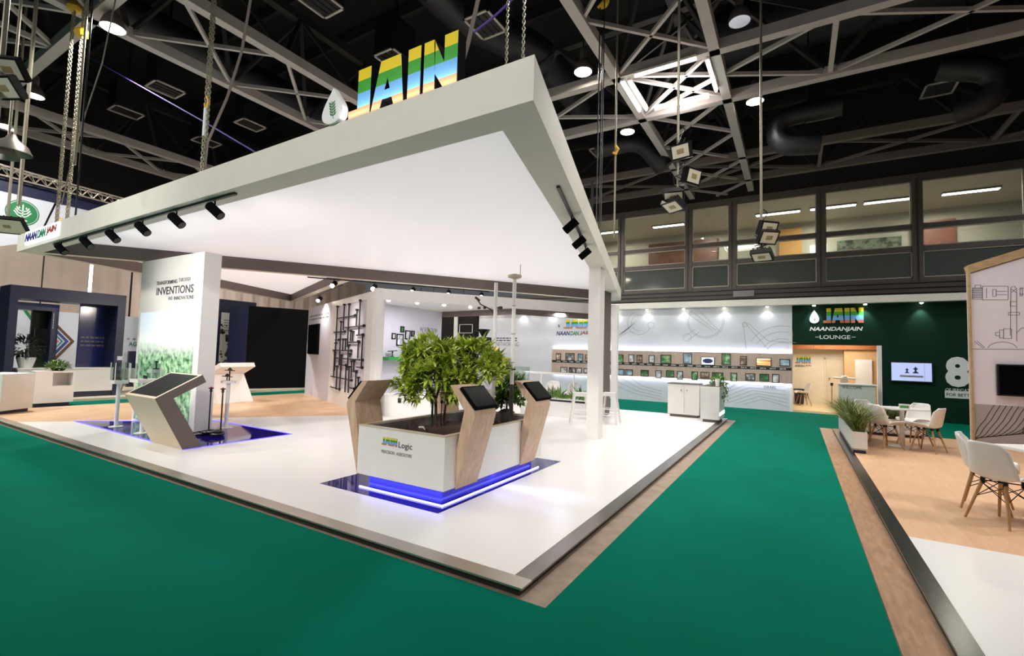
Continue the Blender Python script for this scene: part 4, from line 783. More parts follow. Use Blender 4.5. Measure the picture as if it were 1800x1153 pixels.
orange_tree('orange_tree', 'large leafy orange tree filling the front of the white planter', (s0.x, s0.y, .62),
    [(yp(762, 616, 4.6), .24), (yp(730, 640, 4.5), .2), (yp(722, 676, 4.4), .19), (yp(790, 630, 4.75), .26), (yp(838, 630, 4.9), .24), (yp(862, 652, 4.9), .2), (yp(805, 668, 4.7), .24), (yp(762, 662, 4.5), .24), (yp(740, 690, 4.45), .17), (yp(790, 690, 4.6), .14), (yp(875, 640, 5.0), .14), (yp(822, 606, 4.8), .14), (yp(720, 618, 4.5), .12)],
    [((s1.x, s1.y, .6), yp(766, 700, 4.55), .022, .018), (yp(766, 700, 4.55), yp(735, 650, 4.5), .015, .006), (yp(766, 700, 4.55), yp(790, 640, 4.7), .016, .006), ((s2.x, s2.y, .6), yp(784, 705, 4.65), .016, .013), (yp(784, 705, 4.65), yp(840, 640, 4.9), .013, .006), (yp(784, 705, 4.65), yp(805, 670, 4.7), .01, .005)], seed=3)
t = tag(MB().tube((s0.x, s0.y, .6), (s0.x+.01, s0.y, Vp(757, 690, s0).z), .014, 8).build('plant_stake', mat('green_stake', (28, 62, 44), .5), o=(s0.x, s0.y, .6)), 'dark green stake pushed into the soil beside the tree trunk', 'stake')
q = Zp(890, 738, .66); 
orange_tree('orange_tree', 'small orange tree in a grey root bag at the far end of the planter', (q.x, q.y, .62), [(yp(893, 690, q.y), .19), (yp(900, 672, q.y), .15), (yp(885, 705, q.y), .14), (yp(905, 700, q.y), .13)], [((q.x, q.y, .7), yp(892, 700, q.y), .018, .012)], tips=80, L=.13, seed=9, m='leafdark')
tag(MB().lathe([(0, -.02), (.12, -.02), (.14, .05), (.12, .14), (.05, .18), (0, .18)], n=16).build('root_bag', mat('grey_root_bag', (112, 104, 100), .9, noise=(12, .2), bump=.4), o=(q.x, q.y, .64), smooth=True, local=True), 'grey root bag of the small orange tree', 'bag')
a = Zp(737, 751, .68); tag(MB().tube(a, a+Vector((.12, -.06, .02)), .012, 8).tube(a+Vector((.12, -.06, .02)), a+Vector((.17, -.09, .0)), .006, 6).build('soil_probe', M['white'], o=a), 'small white probe lying on the soil of the planter', 'probe')
a = Zp(775, 748, .66); tag(MB().tube((a.x, a.y, .6), (a.x, a.y, .98), .006, 6).box(a.x-.008, a.x+.1, a.y-.01, a.y+.01, .96, .975).tube((a.x, a.y, .95), (a.x, a.y, .99), .018, 8).build('drip_sprayer', M['black'], o=(a.x, a.y, .6)), 'thin black sprayer stake in front of the tree trunks', 'sprayer')

# ------------------------------------------------------------------ sensor masts behind the tree
q = Zp(903.5, 752, .62); q = Vector((-3.42, 5.72, .62)); m_ = thing('sensor_mast', 'white sensor mast with a disc head rising from the planter', 'mast', q)
zt = Vp(904, 490, q).z
MB().tube((q.x, q.y, .6), (q.x, q.y, 1.2), .03, 12).build('lower_pole', mat('dark_pole', (86, 80, 74), .4, .3), m_); MB().tube((q.x, q.y, 1.2), (q.x, q.y, zt), .028, 12).build('pole', M['white'], m_)
cl = MB()
for z in (1.5, 1.9, 2.3): cl.tube((q.x, q.y, z), (q.x, q.y, z+.012), .03, 12)
cl.build('clamp', M['grey'], m_)
MB().lathe([(0, -.01), (.05, 0), (.1, .02), (.1, .05), (.03, .07), (0, .07)], (q.x, q.y, zt), 18).tube((q.x+.09, q.y, zt+.03), (q.x+.09, q.y, zt+.2), .006, 6).build('disc_head', M['beige'], m_)
q = Vector((-3.82, 5.75, .62)); q = Vector((Yp(868, 640, 5.7).x, 5.7, .62)); m_ = thing('sensor_mast', 'white instrument mast with hopper and solar plate behind the orange tree', 'mast', q)
zt = Vp(869, 497, q).z; MB().tube((q.x, q.y, .6), (q.x, q.y, zt), .028, 12).build('pole', M['white'], m_)
def on_y(px, py, y=5.7): return Yp(px, py, y)
h = on_y(852, 590); MB().lathe([(.02, 0), (.035, .02), (.09, .115), (.1, .12), (.085, .12), (.03, .03)], (h.x, 5.68, h.z-.03), 16).build('hopper', M['black'], m_, smooth=True)
a, b = on_y(840, 608), on_y(863, 593); MB().box(a.x, b.x, 5.6, 5.72, a.z, b.z).box(a.x-.01, a.x, 5.6, 5.72, a.z, b.z+.09).build('instrument_box', M['black'], m_, bevel=.006)
a, b = on_y(840, 622), on_y(862, 609); MB().box(a.x, b.x, 5.6, 5.75, a.z, b.z).build('white_box', M['white'], m_, bevel=.005)
a, b = on_y(874, 620), on_y(903, 650); MB().obox((a.x, 5.6, a.z), (b.x, 5.6, b.z), .3, .02, (0, 0, 1)).build('solar_plate', M['screen'], m_); MB().tube((q.x, q.y, a.z), (a.x+.1, 5.6, a.z-.1), .012, 8).build('plate_arm', M['alu'], m_)
a = on_y(870, 617); MB().lathe([(0, 0), (.03, 0), (.03, .05), (.015, .065), (0, .065)], (q.x+.03, q.y, a.z-.02), 14).build('orange_beacon', M['orange'], m_)
arm = MB(); a = on_y(845, 535); b = on_y(838, 525); arm.path([(q.x, q.y, on_y(866, 560).z), (q.x-.06, q.y, on_y(858, 545).z), a, b], .01, 6); arm.tube(b+Vector((-.02, 0, .02)), b+Vector((.05, 0, -.03)), .02, 8)
for px in (842, 852): c = on_y(px, 543); arm.tube(c, c+Vector((0, 0, .03)), .022, 8)
c = on_y(877, 541); arm.tube((q.x, q.y, c.z), c, .008, 6).tube(c, c+Vector((.05, 0, 0)), .022, 8); arm.build('sensor_arms', M['black'], m_)

# ------------------------------------------------------------------ counters, case, rails and stools deeper in the stand
y = 8.3; a, b = Yp(667, 692, y), Yp(762, 692, y); dc = thing('display_counter', 'white display counter behind the orange tree', 'counter', ((a.x+b.x)/2, y, .06))
MB().box(a.x, b.x, y, y+.7, .06, a.z-.03).build('counter_body', M['white'], dc, bevel=.004); MB().box(a.x-.02, b.x+.02, y-.02, y+.72, a.z-.03, a.z).build('counter_top', M['white'], dc)
zc_ = a.z; c, d = Yp(699.5, 708, y), Yp(705.5, 700, y); MB().box(c.x, d.x, y-.01, y, c.z, d.z).build('socket', M['black'], dc)
lb = MB(); r = random.Random(4); cx_ = Yp(697, 690, y).x
for k in range(260):
    d = rnd_dir(r); d.z = abs(d.z); p = Vector((cx_+r.uniform(-.14, .14), y+.3+r.uniform(-.12, .12), zc_+.08+r.random()*.1)); leaf(lb, p, d, .11, .035, Vector((0, 0, 1)))
bs = thing('leafy_plant', 'low leafy plant in a grey pot on the white counter left of the tree', 'plant', (cx_, y+.3, zc_)); lb.build('foliage', M['leaf'], bs); MB().lathe([(0, 0), (.1, 0), (.13, .1), (.11, .1), (0, .08)], (cx_, y+.3, zc_), 16).build('pot', M['grey'], bs)
y = 8.9; a, b = Yp(889, 692, y), Yp(917, 645, y); gc = thing('acrylic_case', 'clear acrylic case with green sample behind the planter', 'display case', ((a.x+b.x)/2, y+.2, .06))
for q in ((a.x, b.x, y, y+.008), (a.x, b.x, y+.37, y+.378), (a.x, a.x+.008, y+.008, y+.37), (b.x-.008, b.x, y+.008, y+.37)): MB().box(*q, a.z, b.z).build('pane', M['clear'], gc)
MB().box(a.x, b.x, y, y+.38, .06, a.z).build('pedestal', M['white'], gc)
lb = MB(); r = random.Random(8)
for k in range(70): leaf(lb, Vector((a.x+.06+r.random()*(b.x-a.x-.12), y+.08+r.random()*.2, a.z+.05+r.random()*(b.z-a.z-.15))), rnd_dir(r), .09, .03, Vector((0, 0, 1)))
lb.build('green_sample', M['leafdark'], gc)
# low planter bench with rail
y = 11.0; a, b = Yp(906, 702, y), Yp(1037, 702, y); zb = Yp(980, 701, y).z; zr_ = Yp(980, 656.5, y).z
pb = thing('planter_bench', 'long low white bench planter with rail and greenery behind the stools', 'planter', ((a.x+b.x)/2, y, .06))
MB().box(a.x, b.x, y, y+.4, .06, zb-.07).build('bench_body', M['white'], pb); MB().box(a.x, b.x, y+.01, y+.39, zb-.07, zb-.02).build('dark_gap', M['black'], pb); MB().box(a.x, b.x, y, y+.4, zb-.02, zb).build('bench_top', M['white'], pb)
MB().box(a.x, b.x, y+.15, y+.2, zr_-.03, zr_+.02).build('top_rail', M['white'], pb)
for px in (920, 946, 1003.5): x = Yp(px, 680, y).x; MB().box(x-.015, x+.015, y+.16, y+.19, zb, zr_-.03).build('post', M['white'], pb)
gb = MB(); r = random.Random(6)
for k in range(620):
    x = r.uniform(a.x, b.x); p = Vector((x, y+.08+r.random()*.3, zb-.02)); d = Vector((r.uniform(-.5, .5), r.uniform(-.4, .4), 1)); hh = (.12+.2*r.random())*(.75+.35*math.sin(x*9)); leaf(gb, p+d*r.random()*hh*.6, d+rnd_dir(r)*.6, hh*.7, .03, Vector((0, 1, 0)))
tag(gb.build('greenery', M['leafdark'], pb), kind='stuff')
def make_stool(label, loc, rz=0.3):
    t = thing('bar_stool', label, 'stool', loc, rz, group='white metal stools')
    MB().prism([(-.15, -.15), (.15, -.15), (.15, .15), (-.15, .15)], .70, .72).box(-.15, .15, -.15, -.143, .64, .7).box(-.15, .15, .143, .15, .64, .7).box(-.15, -.143, -.143, .143, .64, .7).box(.143, .15, -.143, .143, .64, .7).build('seat', M['white'], t, local=True, bevel=.005)
    for sx in (-1, 1):
        for sy in (-1, 1): MB().obox((sx*.13, sy*.13, .69), (sx*.215, sy*.215, 0), .045, .02, (sx, sy, 0)).build('leg', M['white'], t, local=True)
    br = MB()
    for z, k in ((.2, .19), (.34, .173)):
        for p_, q_ in (((-k, -k), (k, -k)), ((k, -k), (k, k)), ((k, k), (-k, k)), ((-k, k), (-k, -k))): br.obox((*p_, z), (*q_, z), .014, .02)
    br.build('stretcher', M['white'], t, local=True); return t
s_ = make_stool('white metal bar stool left of the square column', (-4.28, 10.25, .06), .5)
dup(s_, (-3.78, 10.85, .06), .1, 'white metal bar stool just right of the square column')
# service counter at the platform's far corner
sv = thing('service_counter', 'white service counter with twin doors at the far corner of the platform', 'counter', (-2.3, 13.2, .06))
A2, B2 = Yp(1173.5, 727, 13.35), Yp(1229, 732, 13.35); A1, B1 = Yp(1231, 737.5, 12.75), Yp(1264.5, 739, 12.75); C1 = Vector((B1.x, 13.75, .13))
for p_ in (A2, B2, A1, B1): p_.z = .13
def slab(a, b, dep, z0, z1, inset=0):
    x0, x1, y0, y1 = a.x+inset, b.x-inset, a.y+inset, a.y+dep-inset
    return [(x0, y0, z0), (x1, y0, z0), (x1, y1, z0), (x0, y1, z0)], (0, 0, z1-z0)
zc2, zc1 = Yp(1175, 674, 13.35).z, Yp(1231, 679, 12.75).z
p, v = slab(A2, B2, .5, .13, zc2); MB().ext(p, v).build('cabinet', M['white'], sv, bevel=.004); p, v = slab(A2, B2, .5, .06, .13, .05); MB().ext(p, v).build('kickboard', M['taupe'], sv)
dpt = .95; p, v = slab(A1, B1, dpt, .13, zc1); MB().ext(p, v).build('end_block', M['white'], sv, bevel=.004); p, v = slab(A1, B1, dpt, .06, .13, .05); MB().ext(p, v).build('kickboard', M['taupe'], sv)
p, v = slab(A2, B2, .52, zc2, zc2+.02, -.01); MB().ext(p, v).build('dark_top', M['taupe'], sv); p, v = slab(A1, B1, dpt, zc1, zc1+.02, .03); MB().ext(p, v).build('dark_top', M['taupe'], sv)
dv = (B2-A2).normalized(); f_ = Vector((dv.y, -dv.x, 0)); mid = A2.lerp(B2, .53)
MB().obox((*(mid+f_*.002).xy, .18), (*(mid+f_*.002).xy, zc2-.03), .006, .004, f_).build('door_gap', M['grey'], sv)
for s in (-.07, .07): k_ = mid+dv*s+f_*.01; MB().lathe([(0, -.015), (.015, -.015), (.015, .015), (0, .015)], (k_.x, k_.y, zc2-.16), 10).build('knob', M['chrome'], sv)
e_ = Vector((B1.x, B1.y, 0)); nn = Vector((-(B1-A1).y, (B1-A1).x, 0)).normalized(); sd = (B1-A1).normalized()
MB().obox(e_+sd*.006+nn*.03+Vector((0, 0, .27)), e_+sd*.006+nn*(dpt-.03)+Vector((0, 0, .27)), .006, .07).build('led_strip', M['ledwhite'], sv)
hp = thing('trailing_plant', 'trailing dark green plant on the end of the white service counter', 'plant', (B1.x-.1, B1.y+.4, zc1+.02)); lb = MB(); r = random.Random(12)
for k in range(300):
    x = r.uniform(-.25, .14); p = Vector((B1.x-.02+x, B1.y+.2+r.random()*.45, zc1+.06+r.random()*.2)); 
    if x > .04: p.z -= r.random()*.42
    leaf(lb, p, rnd_dir(r)+Vector((.3, -.2, -.2)), .1, .035, Vector((0, 0, 1)))
lb.build('foliage', M['leafdark'], hp); MB().box(B1.x-.25, B1.x-.04, B1.y+.25, B1.y+.6, zc1+.02, zc1+.1).build('trough', M['grey'], hp)
q = Vp(1262, 681, B1); tag(MB().lathe([(0, 0), (.045, 0), (.055, .18), (.05, .18), (.04, .01), (0, .01)], n=14).build('paper_cup', M['white'], o=(B1.x-.06, B1.y+.12, zc1+.02), local=True), 'white cup at the corner of the service counter', 'cup')

# ------------------------------------------------------------------ large leaning kiosks
KP = [(3.609, .0622), (3.875, .0622), (3.446, .835), (3.883, 1.06), (3.823, 1.172), (3.208, .845)]
def z_kiosk(label, loc, rz, front, side, w_=.99):
    """profile in local y,z (arm towards +y), width along -x"""
    t = thing('touch_kiosk', label, 'kiosk', loc, rz); P = [(0, y-3.609, z-.0622) for y, z in KP]
    MB().ext(P, (-w_, 0, 0)).build('kiosk_body', front, t, local=True)
    MB().ext(P, (.006, 0, 0)).build('side_panel', side, t, local=True); MB().ext([(-w_-.006, y, z) for _, y, z in P], (.006, 0, 0)).build('side_panel', side, t, local=True)
    a, b = Vector(P[5]), Vector(P[4]); e = (b-a).normalized(); n_ = Vector((0, -e.z, e.y)); n_ = n_ if n_.z > 0 else -n_
    MB().ext([Vector((-.06, 0, 0))+a+e*.05, Vector((-.06, 0, 0))+b-e*.04, Vector((-w_+.06, 0, 0))+b-e*.04, Vector((-w_+.06, 0, 0))+a+e*.05], n_*.006).build('touch_screen', M['screen'], t, local=True)
    return t
z_kiosk('large beige and taupe touch kiosk at the near corner of the lit panel wall', (-7.86, 3.612, .0622), 0, M['beige'], M['taupe'])
kk = z_kiosk('white leaning kiosk seen from behind before the black wall', (-13.6, 6.9, .0598), math.radians(-79), M['white'], M['white'], 1.08)
MB().ext([(-.2, -.05, .42), (-.9, -.05, .42), (-.9, .16, .1), (-.2, .16, .1)], (0, .01, .01)).build('light_panel', mat('lilac_panel', (190, 186, 226), .5), kk, local=True)
# sample stands round the lit panel wall
def case_stand(label, x, y, z1, z2, w_):
    t = thing('sample_stand', label, 'display stand', (x, y, .0625)); MB().lathe([(0, 0), (.11, 0), (.11, .01), (0, .012)], (x, y, .0625), 20).build('foot', M['white'], t); MB().tube((x, y, .07), (x, y, z1-.03), .032, 12).build('pole', M['white'], t)
    MB().box(x-w_/2, x+w_/2, y-w_/2, y+w_/2, z1-.03, z1+.03).build('tray', M['white'], t, bevel=.004); h = w_/2-.006
    for q in ((x-h, x+h, y-h, y-h+.006), (x-h, x+h, y+h-.006, y+h), (x-h, x-h+.006, y-h+.006, y+h-.006), (x+h-.006, x+h, y-h+.006, y+h-.006)): MB().box(*q, z1+.03, z2).build('pane', M['clear'], t)
    ed = MB()
    for sx in (-1, 1):
        for sy in (-1, 1): ed.box(x+sx*h-.006, x+sx*h+.006, y+sy*h-.006, y+sy*h+.006, z1+.03, z2)
    ed.build('case_edge', M['white'], t)
    for k in range(3): MB().tube((x-.06+.06*k, y, z1+.03), (x-.06+.06*k, y, z1+.09), .012, 8).build('sample', M['black'], t)
case_stand('slim white stand with small clear case at the left of the blue floor sheet', -10.913, 3.86, .9, 1.26, .22)
case_stand('white stand with wide clear case behind the large beige kiosk', -9.83, 3.85, .98, 1.28, .34)
q = Yp(274, 655, 4.15); st = thing('sample_stand', 'white round-topped stand holding a black sprinkler by the lit picture', 'display stand', (q.x, 4.15, .0625)); MB().lathe([(0, 0), (.12, 0), (.12, .01), (.03, .015), (.03, q.z-.06), (.13, q.z-.06), (.13, q.z-.0), (0, q.z)], (q.x, 4.15, .0625), 20).build('stand_body', M['white'], st)
MB().lathe([(.05, 0), (.05, .015), (.012, .02), (.012, .12), (.03, .13), (.03, .15), (0, .16)], (q.x, 4.15, .0625+q.z), 12).build('sprinkler', M['black'], st)
def rod_sprinkler(label, x, y, zt):
    t = thing('sprinkler_stand', label, 'sprinkler', (x, y, .0625), group='black rod sprinklers'); MB().lathe([(0, 0), (.06, 0), (.05, .04), (.02, .06)], (x, y, .0625), 12).build('base', M['black'], t); MB().tube((x, y, .1), (x, y, zt), .013, 8).build('rod', M['black'], t)
    MB().tube((x, y, zt-.06), (x, y, zt), .022, 8).obox((x-.07, y, zt), (x+.07, y, zt+.01), .02, .02).build('head', M['black'], t); MB().tube((x, y, zt+.01), (x, y, zt+.03), .016, 8).build('nozzle', mat('red_nozzle', (176, 56, 50), .4), t)
rod_sprinkler('left of two black rod sprinklers in front of the lit panel wall end', -8.995, 4.54, .86); rod_sprinkler('right of two black rod sprinklers in front of the lit panel wall end', -8.83, 4.66, .85)
hc = MB(); r = random.Random(2)
for k in range(7):
    cx_, cy_ = -8.95+.06*k, 4.36+.02*(k % 3)+.02*k; R_ = .1+.03*r.random(); hc.path([(cx_+R_*math.cos(a_*PI/8), cy_+R_*.8*math.sin(a_*PI/8), .085+.014*k % .06) for a_ in range(16)], .02, 6, closed=True)
tag(hc.build('hose_coil', M['black'], o=(-8.8, 4.42, .0625), smooth=True), 'heap of coiled black drip hose at the foot of the rod sprinklers', 'hose')
st = thing('sample_stand', 'white stand with two black spinner samples just behind the lit panel wall', 'display stand', (-9.05, 5.05, .0625)); x, y = Zp(397, 752, .0625).xy; st.location.x, st.location.y = x, y
MB().lathe([(0, 0), (.11, 0), (.11, .01), (.035, .015), (.035, .86), (.13, .86), (.13, .9), (0, .9)], (x, y, .0625), 20).build('stand_body', M['white'], st)
for dx, dz in ((-.06, .08), (.02, .2)): MB().tube((x+dx, y, .96), (x+dx, y, .96+dz), .012, 8).obox((x+dx-.16, y, .96+dz), (x+dx+.16, y, .96+dz), .03, .014).lathe([(.05, 0), (.02, .05), (0, .06)], (x+dx, y, .96+dz), 10).build('spinner_sample', M['black'], st)

# ------------------------------------------------------------------ right-hand platform: chairs, tables, grass planters
def shell_mesh():
    prof = [(.225, .425), (.215, .445), (.16, .45), (.05, .438), (-.06, .43), (-.14, .435), (-.185, .46), (-.205, .51), (-.22, .58), (-.238, .66), (-.252, .73), (-.262, .785), (-.266, .81)]
    hw = [.17, .19, .21, .225, .232, .235, .235, .23, .222, .21, .195, .165, .13]; NU = 12; vs = []; n_ = len(prof)
    for i, (y, z) in enumerate(prof):
        t = i/(n_-1)
        for k in range(NU+1):
            u = -1+2*k/NU; a = abs(u)**2.6; seat = max(0, min(1, (6.5-i)/2.5)); curl = .05*(.5+.5*math.sin(PI*min(1, (i+1)/9)))
            vs.append((u*hw[i], y+a*(1-seat)*(.075 if i < 11 else .04), z+a*seat*curl*1.5))
    bm = bmesh.new(); bv = [bm.verts.new(v) for v in vs]
    for i in range(n_-1):
        for k in range(NU): bm.faces.new((bv[i*(NU+1)+k], bv[i*(NU+1)+k+1], bv[(i+1)*(NU+1)+k+1], bv[(i+1)*(NU+1)+k]))
    bm.normal_update(); bmesh.ops.solidify(bm, geom=bm.faces[:], thickness=.012)
    bmesh.ops.recalc_face_normals(bm, faces=bm.faces[:])
    for f in bm.faces: f.smooth = True
    me = bpy.data.meshes.new('shell'); bm.to_mesh(me); bm.free(); me.materials.append(M['chairw']); return me
def make_chair(label, loc, rz, group):
    t = thing('shell_chair', label, 'chair', loc, rz, group); s = bpy.data.objects.new('shell', shell_mesh()); C.objects.link(s); s.parent = t; wr = MB()
    tops = {}; feet = {}
    for sx in (-1, 1):
        for sy in (-1, 1):
            a, b = Vector((sx*.105, sy*.1-.02, .405)), Vector((sx*.205, sy*.195-.02, 0)); tops[sx, sy] = a; feet[sx, sy] = b
            MB().tube(a, b, .017, 10, .011).build('leg', M['leg'], t, local=True, smooth=True); wr.tube(a+Vector((0, 0, -.03)), a+Vector((0, 0, .03)), .02, 8)
    P = lambda k, f: tops[k].lerp(feet[k], f)
    for a, b in (((-1, -1), (1, -1)), ((1, -1), (1, 1)), ((1, 1), (-1, 1)), ((-1, 1), (-1, -1))): wr.tube(P(a, .06), P(b, .42), .0045, 5).tube(P(b, .06), P(a, .42), .0045, 5)
    wr.tube(tops[-1, -1], tops[1, 1], .006, 5).tube(tops[1, -1], tops[-1, 1], .006, 5); wr.build('wire_base', M['blackmetal'], t, local=True); return t
def face(x, y): return math.atan2(-x, y)
G1 = 'white shell chairs of the right platform'
c0 = make_chair('white shell chair beside the grass planter, its back to the aisle', (1.45, 11.33, .06), face(.75, .45), G1)
for x, y, fx, fy, lab in ((2.04, 11.36, -.8, .5, 'white shell chair at the right of the farther table, showing its side'), (1.98, 12.12, -.65, -.75, 'white shell chair facing us behind the farther table'), (1.32, 12.25, .6, -.75, 'white shell chair mostly hidden behind the chair by the grass planter'),
                          (1.80, 6.72, .80, .58, 'large white shell chair with its back turned at the nearest table'), (1.82, 7.27, .92, -.28, 'white shell chair seen side-on just behind the nearest chair'), (2.40, 7.40, -.3, -1, 'white shell chair cut by the right edge of the photo')):
    dup(c0, (x, y, .06), face(fx, fy), lab)
q = Vector((-6.35, 12.3, .06)); a = Yp(970, 690, 12.4); dup(c0, (a.x, 12.4, .062), face(.2, -1), 'grey-looking shell chair behind the low white bench planter', 'white shell chairs in the rear room')
a = Yp(998, 690, 12.6); dup(c0, (a.x, 12.6, .062), face(-1, .2), 'shell chair seen edge-on behind the low white bench planter', 'white shell chairs in the rear room')
a = Zp(225, 691, .03); dup(c0, (a.x, a.y, .03), face(-.9, .4), 'white shell chair by the dark post of the navy portal', 'shell chairs beyond the platform')
a = Yp(1411, 690, 20.3); dup(c0, (a.x, 20.3, .06), face(-.9, -.3), 'white shell chair by the cream lounge wall', 'shell chairs in the lounge')
def make_table(label, loc, rz):
    t = thing('cafe_table', label, 'table', loc, rz); b = .315; pts = []
    for sx, sy, a0 in ((1, 1, 0), (-1, 1, 90), (-1, -1, 180), (1, -1, 270)): pts += [(sx*(b-.05)+.05*math.cos(math.radians(a0+k*30)), sy*(b-.05)+.05*math.sin(math.radians(a0+k*30))) for k in range(4)]
    MB().prism(pts, .715, .74).build('table_top', M['white'], t, local=True); MB().tube((0, 0, .02), (0, 0, .715), .038, 14).build('pedestal', M['white'], t, local=True, smooth=True); MB().lathe([(0, 0), (.22, 0), (.22, .008), (.05, .02), (0, .02)], n=28).build('foot', M['white'], t, local=True, smooth=True); return t
T1 = make_table('white pedestal table by the grass planter, holding a small card', (1.735, 11.66, .06), .35); T2 = dup(T1, (2.22, 6.98, .06), .55, 'white pedestal table cut by the right edge of the photo')
q = Zp(1586, 720, .8); t = thing('table_card', 'small green and white card standing on the farther table', 'card', (1.72, 11.45, .8)); MB().box(1.66, 1.82, 11.44, 11.455, .8, .89).build('card', M['white'], t); MB().box(1.675, 1.805, 11.438, 11.44, .815, .86).build('printed_band', M['green'], t)
def grass_planter(label, x0, x1, y0, y1, n_, h, seed):
    t = thing('grass_planter', label, 'planter', ((x0+x1)/2, (y0+y1)/2, .06)); tk = .02; mb = MB()
    for q in ((x0, x1, y0, y0+tk), (x0, x1, y1-tk, y1), (x0, x0+tk, y0+tk, y1-tk), (x1-tk, x1, y0+tk, y1-tk)): mb.box(*q, .13, .43)
    mb.box(x0, x1, y0, y1, .12, .14); mb.build('trough', M['white'], t); MB().box(x0+.02, x1-.02, y0+.03, y1-.03, .06, .125).build('kickboard', M['navy'], t); MB().box(x0+tk, x1-tk, y0+tk, y1-tk, .3, .4).build('soil_bed', M['soil'], t)
    g = MB(); r = random.Random(seed)
    for k in range(n_):
        p = Vector((r.uniform(x0+.03, x1-.03), r.uniform(y0+.03, y1-.03), .39)); a_ = r.uniform(0, 2*PI); o = Vector((math.cos(a_), math.sin(a_), 0)); L = h*(.6+.55*r.random()); be = r.uniform(.3, 1.25); s = Vector((-o.y, o.x, 0))*.007
        pts = [p+Vector((0, 0, L*f))*(1-.35*be*f)+o*L*be*f*f for f in (0, .4, .75, 1)]
        g.add([pts[0]-s, pts[0]+s, pts[1]-s*1.1, pts[1]+s*1.1, pts[2]-s*.7, pts[2]+s*.7, pts[3]], [(0, 1, 3, 2), (2, 3, 5, 4), (4, 5, 6)])
    tag(g.build('grass', M['grass'], t), kind='stuff')
grass_planter('long white planter of arching grass along the platform edge', .84, 1.06, 10.28, 13.35, 1500, .56, 21)
grass_planter('white planter of grass across the far end behind the tables', 1.15, 2.35, 13.2, 13.45, 600, .36, 22)

# ================================================================== neighbouring stands at the left
ns = thing('neighbour_platform', 'low pale platform under the navy stand', 'platform', (-19, 6, 0)); MB().prism([(-16.7, 2.85), (-16.55, 6.0), (-16.1, 12.2), (-22.2, 12.2), (-22.2, 2.85)], 0, .1).build('platform_body', M['beige'], ns)
XN = -17.16
npx = lambda px, py, x=XN: Xp(px, py, x)
nv = thing('navy_portal', 'dark navy portal stand framing a glossy blue panel', 'stand', (-17.6, 5, .1))
yr0, yr1 = npx(203, 600).y, npx(217, 600).y; yl0, yl1 = npx(14, 560).y, npx(29, 560).y; ztp = 3.05; zbm = npx(150, 531).z
MB().box(XN-.9, XN, yr0, yr1, .1, ztp).build('post', M['navy'], nv); MB().box(XN-.9, XN, yl0, yl1, .1, ztp).build('post', M['navy'], nv); MB().box(XN-.9, XN, yl1, yr0, 2.72, ztp).build('top_beam', M['navy'], nv)
yb0 = npx(137, 600, -18).y; MB().box(-18.06, -18.0, yb0, yr1, .1, 2.72).build('blue_panel', M['bluepanel'], nv)
a, b = Xp(140, 610, -18), Xp(196, 594, -18); greek(nv, (-18.0, a.y, a.z), (0, b.y-a.y, 0), (0, 0, b.z-a.z+.05), M['textlight'], 3)
yc0 = npx(32, 648, XN).y; MB().box(XN-.55, XN-.0, yc0, yr0-.0, .25, .88).build('white_counter', M['white'], nv); MB().box(XN-.58, XN+.02, yc0-.02, yr0, .88, .91).build('counter_top', M['white'], nv); MB().box(XN-.5, XN-.04, yc0+.05, yr0, .1, .25).build('kickboard', M['navy'], nv)
t = tag(MB().box(XN, XN+.01, npx(206, 629).y, npx(215, 629).y, npx(210, 633).z, npx(210, 626).z).build('wall_notice', M['palewall']), 'small pale notice on the right post of the navy portal', 'notice')
# inner arch
XI = -18.9; ix = lambda px, py: Xp(px, py, XI)
ia = thing('inner_arch', 'smaller navy arch with white upright lettering inside the portal', 'stand', (XI, 4, .1)); y0, y1, y2, y3 = ix(20, 600).y, ix(27, 600).y, ix(88, 600).y, ix(100, 600).y; z1 = ix(95, 535).z; z0 = ix(60, 545).z
MB().box(XI-.6, XI, y0, y1, .1, z1).build('post', M['navy'], ia); MB().box(XI-.6, XI, y2, y3, .1, z1).build('post', M['navy'], ia); MB().box(XI-.6, XI, y1, y2, z0, z1).build('top_beam', M['navy'], ia); MB().box(XI-.62, XI-.5, ix(63, 600).y, y2, .1, z0).build('green_side', mat('dark_green_panel', (30, 52, 24), .6), ia)
p, q = ix(92, 578), ix(96, 549); greek(ia, (XI+.002, p.y, p.z), (0, 0, q.z-p.z), (0, q.y-p.y, 0), M['lettwhite'], 1)
t = thing('wall_screen', 'small dark screen inside the navy inner arch', 'screen', (XI, 4, 1.5)); p, q = Xp(60, 600, XI+.05), Xp(84, 578, XI+.05); MB().box(XI+.01, XI+.06, p.y, q.y, p.z, q.z).build('screen_body', M['screen'], t)
# far white wall with chevrons
XA = -20.6; ax = lambda px, py: Xp(px, py, XA)
aw = thing('chevron_wall', 'white wall with coloured chevrons and bold lettering at the far left', 'wall', (XA, 5, 0)); y0, y1 = ax(-60, 600).y, ax(252, 600).y; MB().box(XA-.1, XA, y0, y1, 0, ax(235, 557).z).build('wall_body', M['palewall'], aw)
def chev(tip, w0, w1, dy, m):  # '>' band
    pts = lambda o_: [(tip[0]-o_-dy, tip[1]+dy), (tip[0]-o_, tip[1]), (tip[0]-o_-dy, tip[1]-dy)]
    A_, B_ = pts(w0), pts(w1); MB().ext([ax(*A_[0]), ax(*A_[1]), ax(*B_[1]), ax(*B_[0])], (.006, 0, 0)).ext([ax(*A_[1]), ax(*A_[2]), ax(*B_[2]), ax(*B_[1])], (.006, 0, 0)).build('chevron', m, aw)
chev((131, 600), 0, 7, 34, mat('brown_print', (96, 66, 44), .6)); chev((131, 600), 10, 17, 30, mat('blue_print', (52, 70, 130), .6)); chev((131, 600), 20, 24, 22, mat('teal_print', (60, 130, 120), .6)); chev((131, 600), 27, 31, 14, mat('pink_print', (196, 110, 120), .6))
